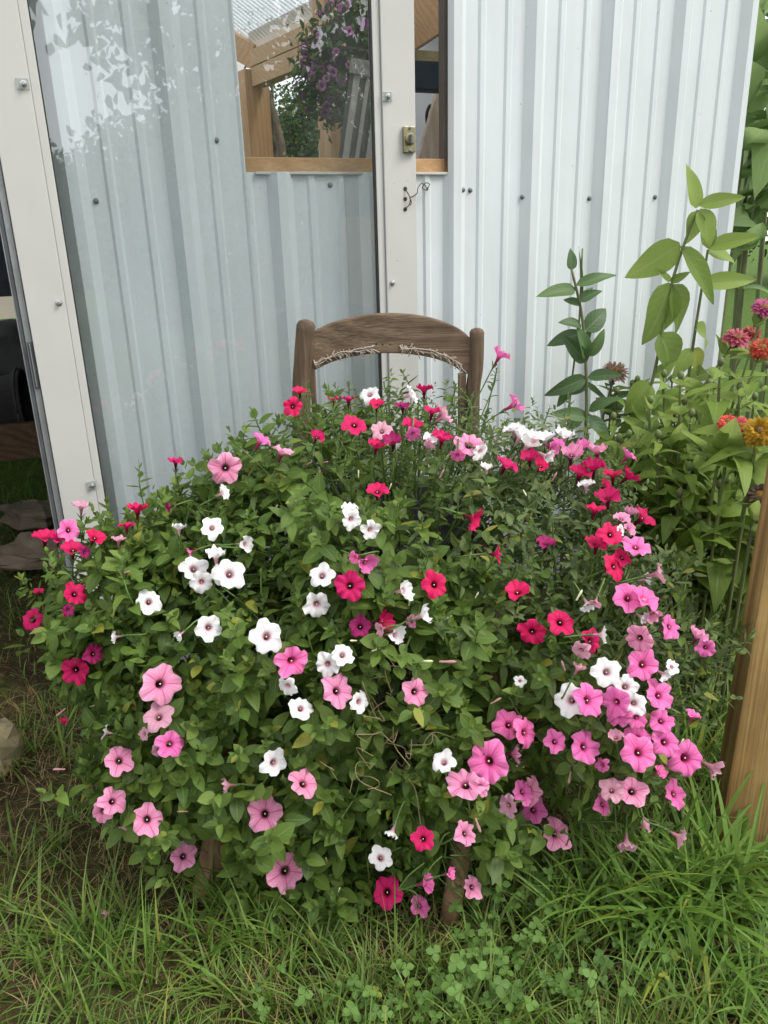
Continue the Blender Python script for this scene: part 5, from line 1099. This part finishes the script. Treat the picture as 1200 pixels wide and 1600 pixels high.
# broad-bladed clump at the foot of the post: every blade a part
BT = [tmpl_mesh('broad_blade', blade_tmpl(b, 7), .2 * k) for k, b in enumerate((.5, 1.0, 1.5, 2.1))]
for me in BT: me.materials.append(GRASSB)
def clump(label, spots, n, L, w, seed):
    g = np.random.default_rng(seed); c0 = np.mean([atz(x, y, 0) for x, y in spots], 0); root = thing('grass_clump', c0, label, 'grass', 'broad grass clumps')
    for k in range(n):
        x, y = spots[g.integers(0, len(spots))]; p = atz(x + g.normal(0, 28), y + g.normal(0, 22), -.005); a = g.uniform(0, 6.28); t = abs(g.normal(0, .42)); h = L * g.uniform(.55, 1.2)
        if abs(p[0] - PX) < .06 and abs(p[1] - PY) < .06: continue
        D = np.array([math.cos(a) * math.sin(t), math.sin(a) * math.sin(t), math.cos(t)])
        ww = w * g.uniform(.6, 1.3); link('blade', BT[g.integers(0, 4)], root, None, one_frame(p, D, np.array([-math.cos(a), -math.sin(a), .3]), (ww, h, h)))
clump('bright broad bladed grass clump at the foot of the post', [(1090, 1420), (1130, 1440), (1050, 1440), (1150, 1400), (1080, 1480), (1110, 1390)], 190, .24, .0125, 1)
clump('tall grass clump below the hot pink petunias', [(960, 1400), (900, 1420), (1000, 1440), (930, 1460), (1010, 1390)], 170, .24, .0068, 2)
clump('grass clump at the lower right corner', [(1120, 1550), (1170, 1520), (1060, 1560), (1180, 1590)], 110, .15, .007, 3)
clump('grass tuft between the left chair leg and the front blooms', [(380, 1470), (340, 1450), (300, 1480), (420, 1500)], 90, .14, .0055, 4)
clump('grass tuft in the lower left of the lawn', [(120, 1480), (200, 1500), (80, 1520), (160, 1540)], 80, .12, .005, 5)
clump('long grass blades behind the petunias in front of the zinnias', [(1060, 1190), (1100, 1180), (1090, 1230), (1040, 1200), (1080, 1120), (1110, 1100)], 110, .32, .0075, 6)
clump('grass tuft growing inside the doorway', [(45, 760), (20, 800), (70, 780)], 40, .22, .006, 7)
# clover: trifoliate leaves on thin stalks
def clover_tmpl():
    V = []; F_ = []; U_ = []; n0 = 0
    tv, tf, tu = leaf3_tmpl(.85, .25, .1, 1.0, 4)
    for k in range(3):
        a = 2*math.pi*k/3; c, s = math.cos(a), math.sin(a); V.append(np.stack([tv[:, 0] * c - tv[:, 1] * s, tv[:, 0] * s + tv[:, 1] * c, tv[:, 2] + .02], 1)); F_ += [tuple(i + n0 for i in q) for q in tf]; U_.append(tu); n0 += len(tv)
    m = MB(); m.tube([(0, 0, 0), (.1, .1, -1.2), (.4, .2, -3.2)], .045, 4, cap=False); V.append(np.concatenate(m.v)); F_ += [tuple(i + n0 for i in q) for q in m.f]; U_.append(np.full((m.n, 2), .5))
    return np.concatenate(V), F_, np.concatenate(U_)
CLV = tmpl_mesh('clover_leaf', clover_tmpl()); CLV.materials.append(CLOVM); gc = np.random.default_rng(8)
def clover(label, spots, n):
    c0 = atz(*spots[0], 0); root = thing('clover_patch', c0, label, 'clover', 'clover patches')
    for k in range(n):
        x, y = spots[gc.integers(0, len(spots))]; s = gc.uniform(.009, .016); p = atz(x + gc.normal(0, 34), y + gc.normal(0, 26), s * gc.uniform(3.2, 5.5))
        if inside(p).min() < 1: continue
        nn_ = nrm(np.array([0, -.35, 1]) + gc.normal(0, .3, 3)); link('leaf', CLV, root, None, one_frame(p, nrm(gc.normal(size=3) * np.array([1, 1, .2])), nn_, s))
clover('clover patch in front of the right chair leg', [(740, 1500), (690, 1530), (760, 1560), (800, 1480)], 70)
clover('clover growing in the shade right of the chair leg', [(800, 1380), (830, 1330), (770, 1400), (840, 1400)], 45)
clover('clover patch at the bottom right among long grass', [(930, 1540), (1000, 1450), (870, 1560), (1010, 1520)], 45)
clover('sparse clover at the bottom centre edge', [(640, 1560), (560, 1570), (480, 1570)], 30)
# broad dark leaves under the front blooms, a fallen bloom, fallen petals
WEED = tmpl_mesh('weed_leaf', ZT[0]); WEED.materials.append(BLADEV)
bl_ = thing('broadleaf_weed', atz(510, 1470, 0), 'broad dark leaved weed under the front petunias', 'weed')
for x0, y0, x1, y1 in ((505, 1470, 545, 1405), (500, 1475, 440, 1420), (508, 1478, 500, 1400), (515, 1475, 575, 1450)):
    link('leaf', WEED, bl_, None, one_frame(atz(x0, y0, .0), atz(x1, y1, .05) - atz(x0, y0, 0), np.array([0, -.6, .8]), (.07, .06, .06)))
def fallen(x, y, c, s, lab):
    p = atz(x, y, .03); z = nrm([-.6, -.4, .15]); x_ = nrm(np.cross(z, ZZ)); mt = np.eye(4); mt[:3, 0] = x_ * s; mt[:3, 1] = np.cross(z, x_) * s * .5; mt[:3, 2] = z * s; mt[:3, 3] = p
    o = link('fallen_flower', FLW[c][8], None, None, mt); tag(o, lab, 'flower')
fallen(165, 1427, 'D', .016, 'fallen pale bloom lying on the grass at the lower left')
fallen(92, 1203, 'D', .010, 'small fallen bloom on the straw beside the left petunias')
gl_ = np.random.default_rng(4)
